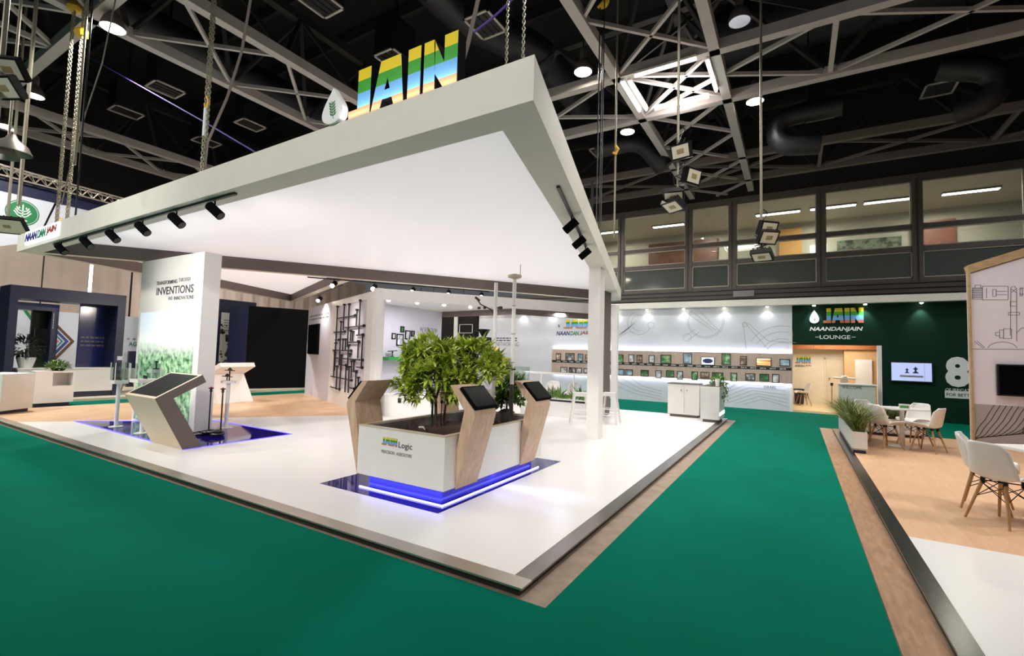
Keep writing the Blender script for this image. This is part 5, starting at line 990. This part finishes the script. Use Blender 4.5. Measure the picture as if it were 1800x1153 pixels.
for o_, m in ((0, 'greentext'), (8, 'edgewood')): MB().ext([ax(38+o_, 542), ax(45+o_, 542), ax(66+o_, 570), ax(59+o_, 570)], (.006, 0, 0)).build('diagonal_band', M[m], aw)
def on_x(s, px0, py0, px1, py1, m, parent, X_, bold=0):
    a, b = Xp(px0, py1, X_), Xp(px1, py1, X_); h = abs(Xp(px0, py0, X_).z-Xp(px0, py1, X_).z); text(s, 'lettering', m, parent, (X_, a.y, a.z), (0, b.y-a.y, 0), (0, 0, h), .006, bold)
on_x('LTUR', 26, 594, 56, 603, M['text'], aw, XA, .03); on_x('AG', 226, 601, 240, 608, M['greentext'], aw, XA, .02); on_x('o  o', 30, 586, 54, 590, M['text'], aw, XA); on_x('o  o', 223, 594, 238, 597, M['text'], aw, XA)
MB().box(XA+.3, XA+.4, ax(218, 620).y, ax(246, 620).y, 0, ax(230, 617).z).build('dark_side_board', M['navy'], aw)
# white cabinets on the oak floor
c1 = thing('white_cabinet', 'plain white cabinet at the extreme left edge of the photo', 'cabinet', (-14.9, 3.1, .06)); P = [(-14.3, 3.05), (-14.70, 3.64), (-15.35, 3.3), (-14.9, 2.62)]; MB().prism(P, .13, .905).build('cabinet_body', M['white'], c1, bevel=.004); MB().prism(offset(P, [.05]*4), .0595, .13).build('kickboard', M['navy'], c1)
c2 = thing('white_cabinet', 'white cabinet with an open niche and a bush on top', 'cabinet', (-15.8, 4.2, .06)); y0, ym, y1 = 3.86, Xp(91, 690, -15.56).y, 4.585; zn0, zn1 = Xp(110, 678, -15.56).z, Xp(110, 655, -15.56).z
MB().box(-16.05, -15.56, y0, ym, .13, .9).box(-16.05, -15.56, ym, y1, .13, zn0).box(-16.05, -15.56, ym, y1, zn1, .9).box(-16.05, -15.95, ym, y1, zn0, zn1).box(-15.95, -15.56, y1-.03, y1, zn0, zn1).build('cabinet_body', M['white'], c2); MB().box(-16.0, -15.6, y0+.03, y1-.06, .03, .13).build('kickboard', M['navy'], c2)
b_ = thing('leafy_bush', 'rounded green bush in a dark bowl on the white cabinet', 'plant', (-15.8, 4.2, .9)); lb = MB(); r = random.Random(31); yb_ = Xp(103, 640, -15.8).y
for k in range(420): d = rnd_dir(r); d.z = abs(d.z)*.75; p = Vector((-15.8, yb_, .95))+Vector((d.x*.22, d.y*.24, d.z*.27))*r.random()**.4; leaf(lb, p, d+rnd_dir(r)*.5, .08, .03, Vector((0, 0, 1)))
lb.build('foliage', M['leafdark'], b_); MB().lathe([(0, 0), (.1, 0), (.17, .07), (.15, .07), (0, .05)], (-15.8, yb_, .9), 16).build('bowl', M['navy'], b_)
yv = npx(46, 630, -17.4).y; b_ = thing('potted_plant', 'dark drooping plant in a pale vase on the navy stand counter', 'plant', (-17.4, yv, .91)); MB().lathe([(0, 0), (.13, 0), (.2, .28), (.17, .28), (0, .2)], (-17.4, yv, .91), 16).build('vase', M['white'], b_); lb = MB()
for k in range(200): d = rnd_dir(r); p = Vector((-17.4, yv, 1.45))+Vector((d.x*.22, d.y*.26, d.z*.22)); leaf(lb, p, d, .16, .06, Vector((0, 0, 1)))
lb.build('foliage', mat('dark_leaf', (24, 38, 22), .5), b_); MB().tube((-17.4, yv, 1.1), (-17.4, yv, 1.5), .015, 6).build('stem', M['bark'], b_)
# black stand wall and printed poster
XB0 = Yp(414, 684, 9.74).x
bk = thing('black_stand_wall', 'large black wall of the neighbouring stand with navy side', 'wall', (-17, 11, .1)); MB().prism([(-17.06, 9.74), (-16.12, 11.9), (-18.0, 13.2), (-18.6, 9.9)], .1, 3.12).build('wall_body', mat('matt_black_board', (13, 12, 12), .8, spec=.1), bk)
MB().ext([(-17.065, 9.735, .1), (-17.065, 9.735, 3.12), (-18.6, 9.895, 3.12), (-18.6, 9.895, .1)], (0, -.01, 0)).build('navy_side', M['navy'], bk)
MB().prism([(-16.98, 9.7), (-16.0, 11.95), (-15.95, 11.9), (-16.93, 9.65)], .06, .12).build('pale_skirting', M['beige'], bk)
dw = thing('dark_stand_wall', 'dark navy wall carrying a dotted poster left of the black wall', 'wall', (-19.6, 9.5, .1)); MB().box(-19.7, -19.6, 7.6, 11.5, .1, 3.5).build('wall_body', M['navy'], dw)
ps = thing('poster', 'pale poster with dark round dots beside the navy corner', 'poster', (-19.6, 9, .9)); p, q = Xp(384, 640, -19.59), Xp(414, 551, -19.59); MB().box(-19.6, -19.58, p.y, q.y, .6, q.z).build('sheet', mat('poster_paper', (202, 200, 196), .6), ps)
dt = MB(); r = random.Random(77)
for k in range(44): yy, zz = p.y+(q.y-p.y)*r.random(), .9+(q.z-1.3)*r.random()**1.5; R_ = .03+.05*r.random(); dt.ext([(-19.58, yy+R_*math.cos(a_*PI/6), zz+R_*math.sin(a_*PI/6)) for a_ in range(12)], (.004, 0, 0))
dt.build('dot_print', mat('olive_dot_print', (74, 70, 56), .6), ps); greek(ps, (-19.58, p.y+.1, q.z-.75), (0, q.y-p.y-.2, 0), (0, 0, .5), M['textlight'], 5)
# curtains and light slit
XC = -22.4; cu = MB(); yy0, yy1 = Xp(-40, 480, XC).y, Xp(640, 560, XC).y; zt_ = 5.6; N_ = 260; r = random.Random(9); ph = [r.uniform(0, 6) for _ in range(4)]
ys = lambda px: Xp(px, 480, XC).y
edges = [yy0, ys(73), ys(76), ys(157), ys(163), ys(231), ys(234), yy1]
for k in range(4):
    a, b = edges[2*k], edges[2*k+1]; m_ = MB(); n_ = max(12, int((b-a)*26)); vs = []
    for i in range(n_+1): t = a+(b-a)*i/n_; vs.append((XC+.03*math.sin(t*9+ph[k])+.008*math.sin(t*23), t))
    m_.add([(x, y, 0) for x, y in vs]+[(x, y, zt_) for x, y in vs], [(i, i+1, n_+2+i, n_+1+i) for i in range(n_)])
    tag(m_.build('curtain', M['curtain'], o=(XC, a, 0), smooth=True), '%s beige curtain from the left along the far left wall' % ORD[k], 'curtain', 'beige curtains')
structure(MB().box(XC-.5, XC-.4, edges[3]-.3, edges[4]+.3, 0, 5.4).build('window_20', glow('daylight_slit', (240, 250, 255), 5)))
# hanging banner with the green emblem and its truss
XH = -19.8; hx = lambda px, py: Xp(px, py, XH)
def hplane(name, pts, m, label, cat, th=.06): return tag(MB().ext([hx(*p) for p in pts], (-th, 0, 0)).build(name, m, o=hx(*pts[0])), label, cat)
bn = thing('hanging_banner', 'white hanging banner with a green round emblem at the upper left', 'banner', hx(40, 420)); MB().ext([hx(-60, 322), hx(96, 356), hx(74, 402), hx(40, 428), hx(-60, 440)], (-.06, 0, 0)).build('sheet', M['palewall'], bn)
ec = hx(39.5, 374); ry, rz = abs(hx(70, 380).y-hx(9, 368).y)/2, abs(hx(40, 352).z-hx(40, 397).z)/2
def disc(R_, m, d, name): MB().ext([(XH+d, ec.y+ry*R_*math.cos(a_*PI/20), ec.z+rz*R_*math.sin(a_*PI/20)) for a_ in range(40)], (.004, 0, 0)).build(name, m, bn)
disc(1, M['greentext'], 0, 'emblem_disc'); disc(.92, M['palewall'], .004, 'emblem_ring'); disc(.88, M['greentext'], .008, 'emblem_disc')
em = MB(); E2 = lambda u, v: Vector((XH+.0125, ec.y+ry*u, ec.z+rz*v))
ribbon(em, [E2(0, -.55), E2(0, .55)], rz*.09, (1, 0, 0)); ribbon(em, [E2(-.3, -.6), E2(.3, -.6)], rz*.09, (1, 0, 0))
for k in range(3):
    for s in (-1, 1): ribbon(em, [E2(0, -.35+.22*k), E2(s*.25, -.25+.22*k), E2(s*(.5-.07*k), .08+.17*k)], rz*.08, (1, 0, 0))
for u, v in ((0, .55), (-.2, .35), (.2, .35)): em.ext([E2(u-.06, v), E2(u, v-.08), E2(u+.06, v), E2(u, v+.14)], (.003, 0, 0))
em.build('plant_emblem', M['lettwhite'], bn)
hplane('hanging_banner', [(101, 357), (165, 372), (165, 420), (70, 420)], M['palewall'], 'plain white hanging banner right of the emblem banner', 'banner')
hplane('banner_header', [(-60, 296), (190, 358), (190, 378), (-60, 322)], M['navy'], 'dark header strip above the hanging banners', 'panel')
lt = thing('lighting_truss', 'bright aluminium lighting truss over the hanging banners', 'truss', hx(60, 325)); A_, B_ = hx(-60, 278), hx(215, 352); dl_ = abs(hx(0, 300).z-hx(0, 315).z)
chs = [(0, 0), (.3, 0), (.15, -dl_)]; chord = []
for dx, dz in chs: a, b = A_+Vector((dx, 0, dz)), B_+Vector((dx, 0, dz)); chord.append((a, b)); MB().tube(a, b, .028, 8).build('chord', M['alu'], lt)
nb = 26
for k in range(nb):
    for i, j in ((0, 2), (1, 2), (0, 1)):
        f0, f1 = k/nb, (k+1)/nb; a, b = (chord[i], chord[j]) if k % 2 else (chord[j], chord[i]); MB().tube(a[0].lerp(a[1], f0), b[0].lerp(b[1], f1), .014, 5).build('brace', M['alu'], lt)

# ================================================================== roof girders
ZG = 8.0
def girder(name, label, axis, c0, c1, s0, s1, step, phase, sec=.2, m='steel'):
    """flat steel girder at roof level: two bottom chords with crossed braces, upper chords and webs coloured dark for the shade up there"""
    P = (lambda u, v, z=ZG: (u, v, z)) if axis == 'y' else (lambda u, v, z=ZG: (v, u, z))
    t = thing(name, label, 'girder', P(c0, s0)); zu = ZG+1.9
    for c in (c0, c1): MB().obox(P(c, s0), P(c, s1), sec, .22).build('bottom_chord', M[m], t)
    cm = (c0+c1)/2; MB().obox(P(cm, s0, zu), P(cm, s1, zu), .2, .2).build('top_chord', M['shadesteel'], t)
    s = phase
    while s+step > s0: s -= step
    while s < s1:
        a, b = max(s, s0), min(s+step, s1)
        if b-a > .5:
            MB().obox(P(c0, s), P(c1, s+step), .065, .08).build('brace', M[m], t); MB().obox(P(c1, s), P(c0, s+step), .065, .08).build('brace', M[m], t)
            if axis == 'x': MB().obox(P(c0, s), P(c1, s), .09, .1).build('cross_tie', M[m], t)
            for c in (c0, c1): MB().obox(P(c, s), P(cm, s+step/2, zu), .08, .08).build('web', M['shadesteel'], t); MB().obox(P(c, s+step), P(cm, s+step/2, zu), .08, .08).build('web', M['shadesteel'], t)
        s += step
girder('roof_girder', 'grey roof girder running front to back right of the striped letters', 'y', -3.45, -1.39, -4, 19.2, 2.06, 10.06)
girder('roof_girder', 'grey roof girder running front to back over the left part of the canopy', 'y', -11.75, -9.55, -4, 19.2, 2.06, 10.06)
girder('roof_girder', 'grey roof girder running front to back at the far left of the roof', 'y', -20.2, -18.1, -4, 19.2, 2.06, 10.06)
girder('roof_girder', 'grey roof girder running across above the right aisle with lit tubes', 'x', 10.06, 12.15, -24, 8.9, 4.1, -3.42, .2)
girder('roof_girder', 'grey roof girder crossing the top left corner of the photo', 'x', 1.3, 3.3, -24, -5, 2.05, -11.7)
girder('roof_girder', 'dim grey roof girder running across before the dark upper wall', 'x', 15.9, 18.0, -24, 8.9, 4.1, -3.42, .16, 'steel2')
# dark purlins under the deck
pu = thing('roof_purlins', 'dark parallel purlins under the roof deck', 'purlins', (0, 8, 11.9))
for k in range(12): MB().obox((-24, -4+2.0*k, 11.9), (8.9, -4+2.0*k, 11.9), .12, .3).build('purlin', M['shadesteel'], pu)

# ================================================================== lamps under the roof
def high_bay(label, x, y, z, lit=True):
    t = thing('high_bay_lamp', label, 'lamp', (x, y, z), group='high bay lamps')
    MB().lathe([(0, .03), (.19, .012), (.2, 0), (.195, .06), (.15, .2), (.09, .27), (.075, .29), (.075, .5), (.05, .55), (0, .56)], (x, y, z), 22).build('bell', M['bellgrey'], t, smooth=True); MB().tube((x, y, z+.55), (x, y, 12.2), .012, 6).build('hanger', M['black'], t)
    if lit: MB().lathe([(0, -.004), (.182, -.004)], (x, y, z), 22).build('lamp_face', M['bulb'], t)
    else: MB().lathe([(.0, .012), (.06, .008), (.185, -.004)], (x, y, z), 22).build('reflector', M['chrome'], t, smooth=True)
HB_ = ['glowing high bay lamp just right of the canopy corner', 'glowing high bay lamp below the cross girder left of the hanging cable', 'glowing high bay lamp right of the lit tube square', 'glowing high bay lamp near the yellow hooks at the upper left', 'glowing high bay lamp by the left poles']
BODY = [0, 1, 2, 3, 4, 6]
for (x, y, _, *zb), lab in zip([BAYS[k] for k in BODY], HB_+['glowing high bay lamp cut by the left edge of the photo']): high_bay(lab, x, y, (zb or [BAYZ])[0])
q = Zp(1300, 38, BAYZ); high_bay('unlit grey high bay lamp above the lit tube square', q.x, q.y, BAYZ, False)
sq = thing('tube_light_square', 'square of bare fluorescent tubes hung in the roof girder', 'light', (-2.4, 11.1, ZG-.15))
def tube_light(a, b, m): 
    a, b = Vector(a), Vector(b); k = MB().obox(a+Vector((0, 0, .05)), b+Vector((0, 0, .05)), .09, .05).build('batten', M['white'], sq); MB().tube(a, b, .03, 8).build('tube', m, k)
za = ZG-.2; F = lambda px, py: Zp(px, py, za)
tube_light(F(1093, 145), F(1124, 195), M['tubeglow']); tube_light(F(1106, 144), F(1136, 193), M['tubeglow']); tube_light(F(1116, 134), F(1224, 103), M['warmtube']); tube_light(F(1243, 107), F(1259, 160), M['tubeglow']); tube_light(F(1151, 192), F(1246, 170), M['warmtube'])
lamp('AREA', 'tube_square_light', (-2.4, 11.2, ZG-.25), 110, 1.6, (.96, 1, .95))
lamp('AREA', 'tube_square_uplight', (-2.4, 11.2, ZG-.3), 60, 1.6, (1, .95, .9), (0, 0, 1))

# ================================================================== air outlets and ducts
ZV = 9.0
VENTS = [(258.7, 152.5, 323, 160), (191, 192.5, 252, 201), (412, 215, 467, 223), (337, 246, 388, 252), (68, 270, 118, 277), (200, 307, 244, 312), (156, 325, 198, 330), (33, 291, 78, 300), (522, -3, 600, 9), (816, 36, 889, 51), (665, 104, 721, 106), (1417, 202, 1468, 198), (1617, 170, 1687, 141), (1036, 264, 1077, 268)]
VL = ['ceiling air outlet near the hoist chain, upper left', 'ceiling air outlet between the left poles and the hoist chain', 'ceiling air outlet partly behind the canopy edge right of the hoist chain', 'ceiling air outlet just right of the hoist chain', 'ceiling air outlet above the banner truss between the chains', 'ceiling air outlet above the canopy left edge', 'ceiling air outlet close over the canopy left edge', 'ceiling air outlet above the emblem banner', 'ceiling air outlet cut by the top edge of the photo', 'ceiling air outlet right of the last striped letter', 'ceiling air outlet half hidden behind the striped letters', 'ceiling air outlet at the right beside the bent duct', 'largest ceiling air outlet at the upper right', 'ceiling air outlet right of the canopy corner behind the cables']
for (x0, y0, x1, y1), lab in zip(VENTS, VL):
    a, b = Zp(x0, y0, ZV), Zp(x1, y1, ZV); cx_, cy_ = (a.x+b.x)/2, (a.y+b.y)/2; w_, l_ = max(.45, min(.8, abs(a.x-b.x))), max(.8, min(1.5, abs(a.y-b.y)))
    t = thing('air_outlet', lab, 'vent', (cx_, cy_, ZV), group='ceiling air outlets'); f = MB(); e = .05
    for q in ((-w_/2, w_/2, -l_/2, -l_/2+e), (-w_/2, w_/2, l_/2-e, l_/2), (-w_/2, -w_/2+e, -l_/2, l_/2), (w_/2-e, w_/2, -l_/2, l_/2)): f.box(cx_+q[0], cx_+q[1], cy_+q[2], cy_+q[3], ZV-.03, ZV)
    f.build('frame', M['ventframe'], t); MB().box(cx_-w_/2+.02, cx_+w_/2-.02, cy_-l_/2+.02, cy_+l_/2-.02, ZV, ZV+.9).box(cx_-.03, cx_+.03, cy_-.03, cy_+.03, ZV+.9, 12.2).build('drop_box', M['duct'], t)
    g = MB()
    for k in range(5): g.obox((cx_-w_/2+.04+(w_-.08)*k/4, cy_-l_/2+.04, ZV-.01), (cx_-w_/2+.04+(w_-.08)*k/4, cy_+l_/2-.04, ZV-.01), .012, .02)
    g.build('louvre', M['black'], t)
def duct(label, pts, r): 
    mb = MB(); P = [Vector(p) for p in pts]; Q = [P[0]]
    for i in range(1, len(P)-1):
        a, b, c = P[i-1], P[i], P[i+1]; u_, v_ = (a-b).normalized()*r*1.6, (c-b).normalized()*r*1.6; Q += [b+u_*(1-k/4)**2+v_*(k/4)**2 for k in range(5)]
    Q.append(P[-1]); mb.path(Q, r, 18); rg = MB()
    d = thing('air_duct', label, 'duct', P[0]); mb.build('duct_tube', M['duct'], d, smooth=True)
    h_ = (P[0]+P[1])/2; MB().tube(h_, (h_.x, h_.y, 12.2), .02, 6).build('hanger', M['black'], d)
    for a, b in zip(P[:-1], P[1:]):
        n_ = int((b-a).length/1.4)
        for k in range(1, n_): c = a.lerp(b, k/n_); e = (b-a).normalized()*.02; MB().tube(c-e, c+e, r*1.03, 18).build('seam_ring', M['duct'], d)
duct('thick dark air duct behind the striped letters', [(-7.0, 2, 9.9), (-7.0, 9, 9.9), (-6.0, 11, 9.9), (-6.0, 14, 9.9)], .45)
duct('dark air duct along the upper left roof', [(-14.3, 1, 9.8), (-14.3, 17, 9.8)], .5)
duct('bent dark air duct near the lit tube square', [Yp(1050, 262, 14.6), Yp(1128, 246, 14.6), Yp(1168, 296, 14.9)], .3)
duct('bent dark air duct at the right below the cross girder', [Yp(1480, 185, 14.0), Yp(1366, 209, 14.0), Yp(1364, 258, 14.0), Yp(1440, 254, 14.2)], .25)
duct('dark air duct with elbow at the far right', [Yp(1650, 120, 13), Yp(1760, 122, 13), Yp(1748, 178, 13), Yp(1680, 200, 13.2)], .25)
duct('thick dark air duct across the upper right roof', [(-2, 14.6, 11.0), (8.6, 14.6, 11.0)], .75)

# ================================================================== chains, poles, straps, hoists
def link_chain(mb, a, b, s=.06):
    a, b = Vector(a), Vector(b); L = (b-a).length; n_ = int(L/(s*.72)); d = (b-a).normalized(); x = d.orthogonal().normalized(); y = d.cross(x)
    for k in range(n_):
        c = a+d*(k+.5)*L/n_; u_ = x if k % 2 else y; mb.path([c+d*s*.5*math.sin(t)*(1)+u_*s*.26*math.cos(t) for t in [i*PI/4 for i in range(8)]], s*.13, 4, closed=True)
def vert(px0, py0, px1, py1, x=None, y=None):   # upright line seen between two photo points, at a known depth y or x
    q = Yp(px1, py1, y) if y is not None else Xp(px1, py1, x); p = Vp(px0, py0, q); return Vector((q.x, q.y, p.z)), q
ZTOP = 9.6
t = thing('hoist_chain', 'double hoist chain holding the canopy with a yellow hook halfway down', 'chain', (0, 0, 0))
a, b = vert(366, 0, 357, 285, y=3.3); b.z = ZT; t.location = b; [(lambda m2: (link_chain(m2, (b.x+dx, b.y, b.z), (b.x+dx, b.y, ZTOP)), m2.build('chain_strand', M['chain'], t)))(MB()) for dx in (-.03, .05)]
h = Vp(357, 183, b); MB().path([(b.x, b.y, h.z+.12), (b.x+.05, b.y, h.z+.05), (b.x+.03, b.y, h.z-.04), (b.x-.03, b.y, h.z-.03), (b.x-.045, b.y, h.z+.03)], .02, 8).build('hook', M['hook'], t); MB().tube((b.x, b.y, h.z-.45), (b.x, b.y, h.z-.05), .035, 8).build('sleeve', M['palewall'], t)
def pole(label, px0, py0, px1, py1, y, z0=None, r=.025, m='galv', name='hanging_pole', cat='pole', z1=ZTOP):
    a, b = vert(px0, py0, px1, py1, y=y); z0 = b.z if z0 is None else z0; return tag(MB().tube((b.x, b.y, z0), (b.x, b.y, z1), r, 10).build(name, M[m], o=(b.x, b.y, z0), smooth=True), label, cat)
pole('tall greenish pole left of the banner emblem', 60, 110, 33, 360, 2.6, r=.03); pole('thin pole nearest the hoist chains at the left', 146, 40, 131, 290, 3.0, r=.02)
pole('thin dark pole above the lit fascia lettering', 135, 40, 133, 375, 3.0, ZT, r=.014, m='black')
for i, (px0, px1, y, lab) in enumerate(((106, 100, 3.0, 'hoist chain nearest the left poles above the lit fascia lettering'), (131, 118, 3.1, 'hoist chain with the larger yellow hook at the upper left'))):
    a, b = vert(px0, 100, px1, 385, y=y); t = thing('hoist_chain', lab, 'chain', (b.x, b.y, ZT), group='left hoist chains'); [(lambda m2: (link_chain(m2, (b.x+dx, b.y, ZT), (b.x+dx, b.y, ZTOP), .06), m2.build('chain_strand', M['chain'], t)))(MB()) for dx in (-.04, .05)]
    h = Vp(px0+3, 55 if i else 5, b); MB().lathe([(0, -.1), (.09, -.06), (.12, 0), (.09, .07), (.03, .1), (.03, .2), (0, .2)], (b.x, b.y, h.z), 12).build('hook_block', M['hook'], t)
h = Vp(100, 385, Yp(100, 385, 2.9)); tag(MB().path([(h.x, 2.95, ZT+.16), (h.x+.05, 2.95, ZT+.1), (h.x+.02, 2.95, ZT+.02), (h.x-.04, 2.95, ZT+.04)], .02, 8).build('lifting_hook', M['hook'], o=(h.x, 2.95, ZT)), 'yellow lifting hook on the canopy above the lit fascia lettering', 'hook')
def strap(label, pts, wd=.05, m='strap', name='strap', r=None):
    mb = MB()
    if r: mb.path(pts, r, 6)
    else:
        for a, b in zip(pts[:-1], pts[1:]): mb.obox(a, b, wd, .006, (0, 1, 0))
    return tag(mb.build(name, M[m], o=pts[-1]), label, 'strap')
b = Yp(358, 285, 3.3); strap('grey sling strap curving down beside the hoist chain', [Yp(442, -10, 3.4), Yp(425, 90, 3.35), Yp(400, 170, 3.32), Yp(365, 250, 3.3), Vector((b.x, 3.3, ZT+.02))], .07)
strap('dark sling strap slanting down behind the left hoist chains', [Yp(207, -20, 3.1), Yp(180, 110, 3.1), Yp(150, 200, 3.1), Yp(122, 300, 3.1), Yp(108, 360, 3.1)], .06)
strap('pinkish sling strap right of the last striped letter', [Yp(843, -12, 3.2), Yp(822, 80, 3.1), Yp(809, 125, 3.0), Vector((Yp(806, 140, 3.0).x, 3.0, ZT+.02))], .045)
strap('violet rope slanting across the upper left roof', [Yp(88, 62, 4), Yp(200, 125, 4), Yp(360, 215, 4), Yp(470, 280, 4)], r=.012, m='purple'); strap('violet rope crossing the air outlet right of the letters', [Yp(902, -2, 3.5), Yp(870, 28, 3.5), Yp(834, 56, 3.5)], r=.012, m='purple')
for i, (px, y) in enumerate(((890, 3.4), (919, 3.2))):
    b = Yp(px, 110, y); t = tag(MB().build('tmp', M['chain']) if False else (lambda m2: (link_chain(m2, (b.x, b.y, ZT), (b.x, b.y, ZTOP), .04), m2)[1])(MB()).build('hoist_chain', M['chain'], o=(b.x, b.y, ZT)), ['thin chain between the letters and the canopy corner', 'thin chain nearest the right corner of the canopy'][i], 'chain')
for i, (px0, px1, y) in enumerate(((1055, 1048, 8.4), (1060, 1053, 8.5), (1063, 1056, 8.3))): pole('dark hanging cable, %s of the three beside the canopy right edge' % ORD[i], px0, 20, px1, 400, y, ZT, .012, 'black', 'hanging_cable', 'cable')
b = Yp(1059, 3, 8.4); tag(MB().lathe([(0, -.12), (.1, -.08), (.14, 0), (.1, .1), (0, .14)], n=12).build('hoist_block', M['hook'], o=(b.x, b.y, b.z), local=True), 'yellow hoist block at the top edge above the three cables', 'hoist')
pole('hanging pole with a yellow hook right of the canopy', 1083, 240, 1080, 385, 9.2, ZT+.4, .02); b = Yp(1083, 266, 9.2); tag(MB().path([(b.x, 9.16, b.z+.1), (b.x+.06, 9.16, b.z+.02), (b.x+.01, 9.16, b.z-.08), (b.x-.05, 9.16, b.z-.03)], .025, 8).build('lifting_hook', M['hook'], o=b), 'yellow hook on the pole right of the canopy', 'hook')
a, b = vert(1043, 318, 1040, 395, y=8.0); strap('dark ratchet strap with yellow tag beside the canopy right edge', [a, Vector((b.x, b.y, ZT))], .05, 'black')
# floodlights
def flood(parent, c, aim, w_=.34, h_=.26):
    c, a = Vector(c), Vector(aim).normalized(); q_ = a.to_track_quat('Z', 'Y'); R_ = q_.to_matrix()
    tr_ = lambda x, y, z: c+R_@Vector((x, y, z)); bx = lambda x0, x1, y0, y1, z0, z1, mb: mb.add([tr_(x, y, z) for z in (z0, z1) for x, y in ((x0, y0), (x1, y0), (x1, y1), (x0, y1))], [(0, 3, 2, 1), (4, 5, 6, 7), (0, 1, 5, 4), (1, 2, 6, 5), (2, 3, 7, 6), (3, 0, 4, 7)])
    mb = MB(); bx(-w_/2, w_/2, -h_/2, h_/2, -.09, 0, mb)
    for k in range(5): bx(-w_/2+.03+k*w_/5.2, -w_/2+.045+k*w_/5.2, -h_/2+.02, h_/2-.02, -.14, -.09, mb)
    o = mb.build('flood_housing', M['blackmetal'], parent); g = MB(); bx(-w_/2+.03, w_/2-.03, -h_/2+.03, h_/2-.03, 0, .004, g); g.build('reflector', mat('flood_reflector', (206, 200, 180), .35), o); k = MB(); bx(-.06, .06, -.04, .04, .004, .006, k); k.build('led_chip', mat('yellow_led_chip', (150, 130, 90), .5), o)
    return o
def flood_cluster(label, pxt, pyt, px, py, y, heads, botz):
    a, b = vert(pxt, pyt, px, py, y=y); t = thing('floodlight_cluster', label, 'floodlight', (b.x, b.y, b.z)); MB().tube((b.x, b.y, b.z-botz), (b.x, b.y, ZTOP), .022, 10).build('pole', M['galv'], t, smooth=True)
    cb = MB(); r = random.Random(3)
    for k in range(5): z0 = b.z-botz*r.random(); cb.path([(b.x+r.uniform(-.12, .12), b.y+r.uniform(-.1, .1), z0+.05*j*r.uniform(.5, 1.5)) for j in range(6)], .01, 5)
    cb.build('cable_loops', M['black'], t)
    for hx_, hy_, aim in heads:
        c = Yp(hx_, hy_, y-.12); flood(t, c, aim); z_ = min(max(c.z, b.z-botz), b.z); MB().tube((b.x, b.y, z_), c+Vector((0, .05, 0)), .014, 6).build('arm', M['blackmetal'], t)
flood_cluster('cluster of four floodlights on a pole under the lit tube square', 1201, 5, 1192, 245, 8.2, [(1196, 266, (-.2, -1, -.35)), (1220, 310, (.9, -.5, -.3)), (1184, 347, (.1, -.6, -1)), (1182, 364, (-.3, -.5, -1))], .85)
flood_cluster('pair of floodlights on a thin pole before the upper glazing', 1345, 30, 1338, 395, 9.5, [(1352, 402, (.75, -.8, -.5)), (1352, 418, (.6, -.8, -.7)), (1339, 452, (-.1, -.5, -1))], .6)
t = thing('floodlight_cluster', 'pale floodlights cut by the left edge below the cross girder', 'floodlight', Xp(8, 130, -9)); 
for px, py, aim in ((12, 122, (.4, -.5, -.6)), (6, 155, (.3, -.6, -.6))): c = Xp(px, py, -9); flood(t, c, aim, .36, .3)
c = Xp(4, 100, -9.1); MB().tube(c-Vector((0, 0, .9)), (c.x, c.y, ZTOP), .03, 8).build('pole', M['galv'], t)
t = thing('spun_reflector_lamp', 'open metal reflector lamps cut by the left edge above the banner', 'lamp', Xp(15, 250, -11))
for px, py, s in ((20, 258, 1), (8, 266, .7)): c = Xp(px, py, -11); MB().lathe([(.26*s, -.1), (.2*s, .03), (.08*s, .13), (.05*s, .2), (0, .2)], c, 20, cap=False).build('reflector', M['alu'], t, smooth=True)
c = Xp(16, 240, -11); MB().tube(c, (c.x, c.y, ZTOP), .02, 8).build('hanger', M['galv'], t)
t = thing('floodlight_cluster', 'dark floodlight tipped down before the emblem banner', 'floodlight', Xp(12, 395, -14)); c = Xp(12, 398, -14); flood(t, c, (.5, -.4, -.8), .6, .4); MB().tube(c, (c.x, c.y, ZTOP), .025, 8).build('pole', M['galv'], t)
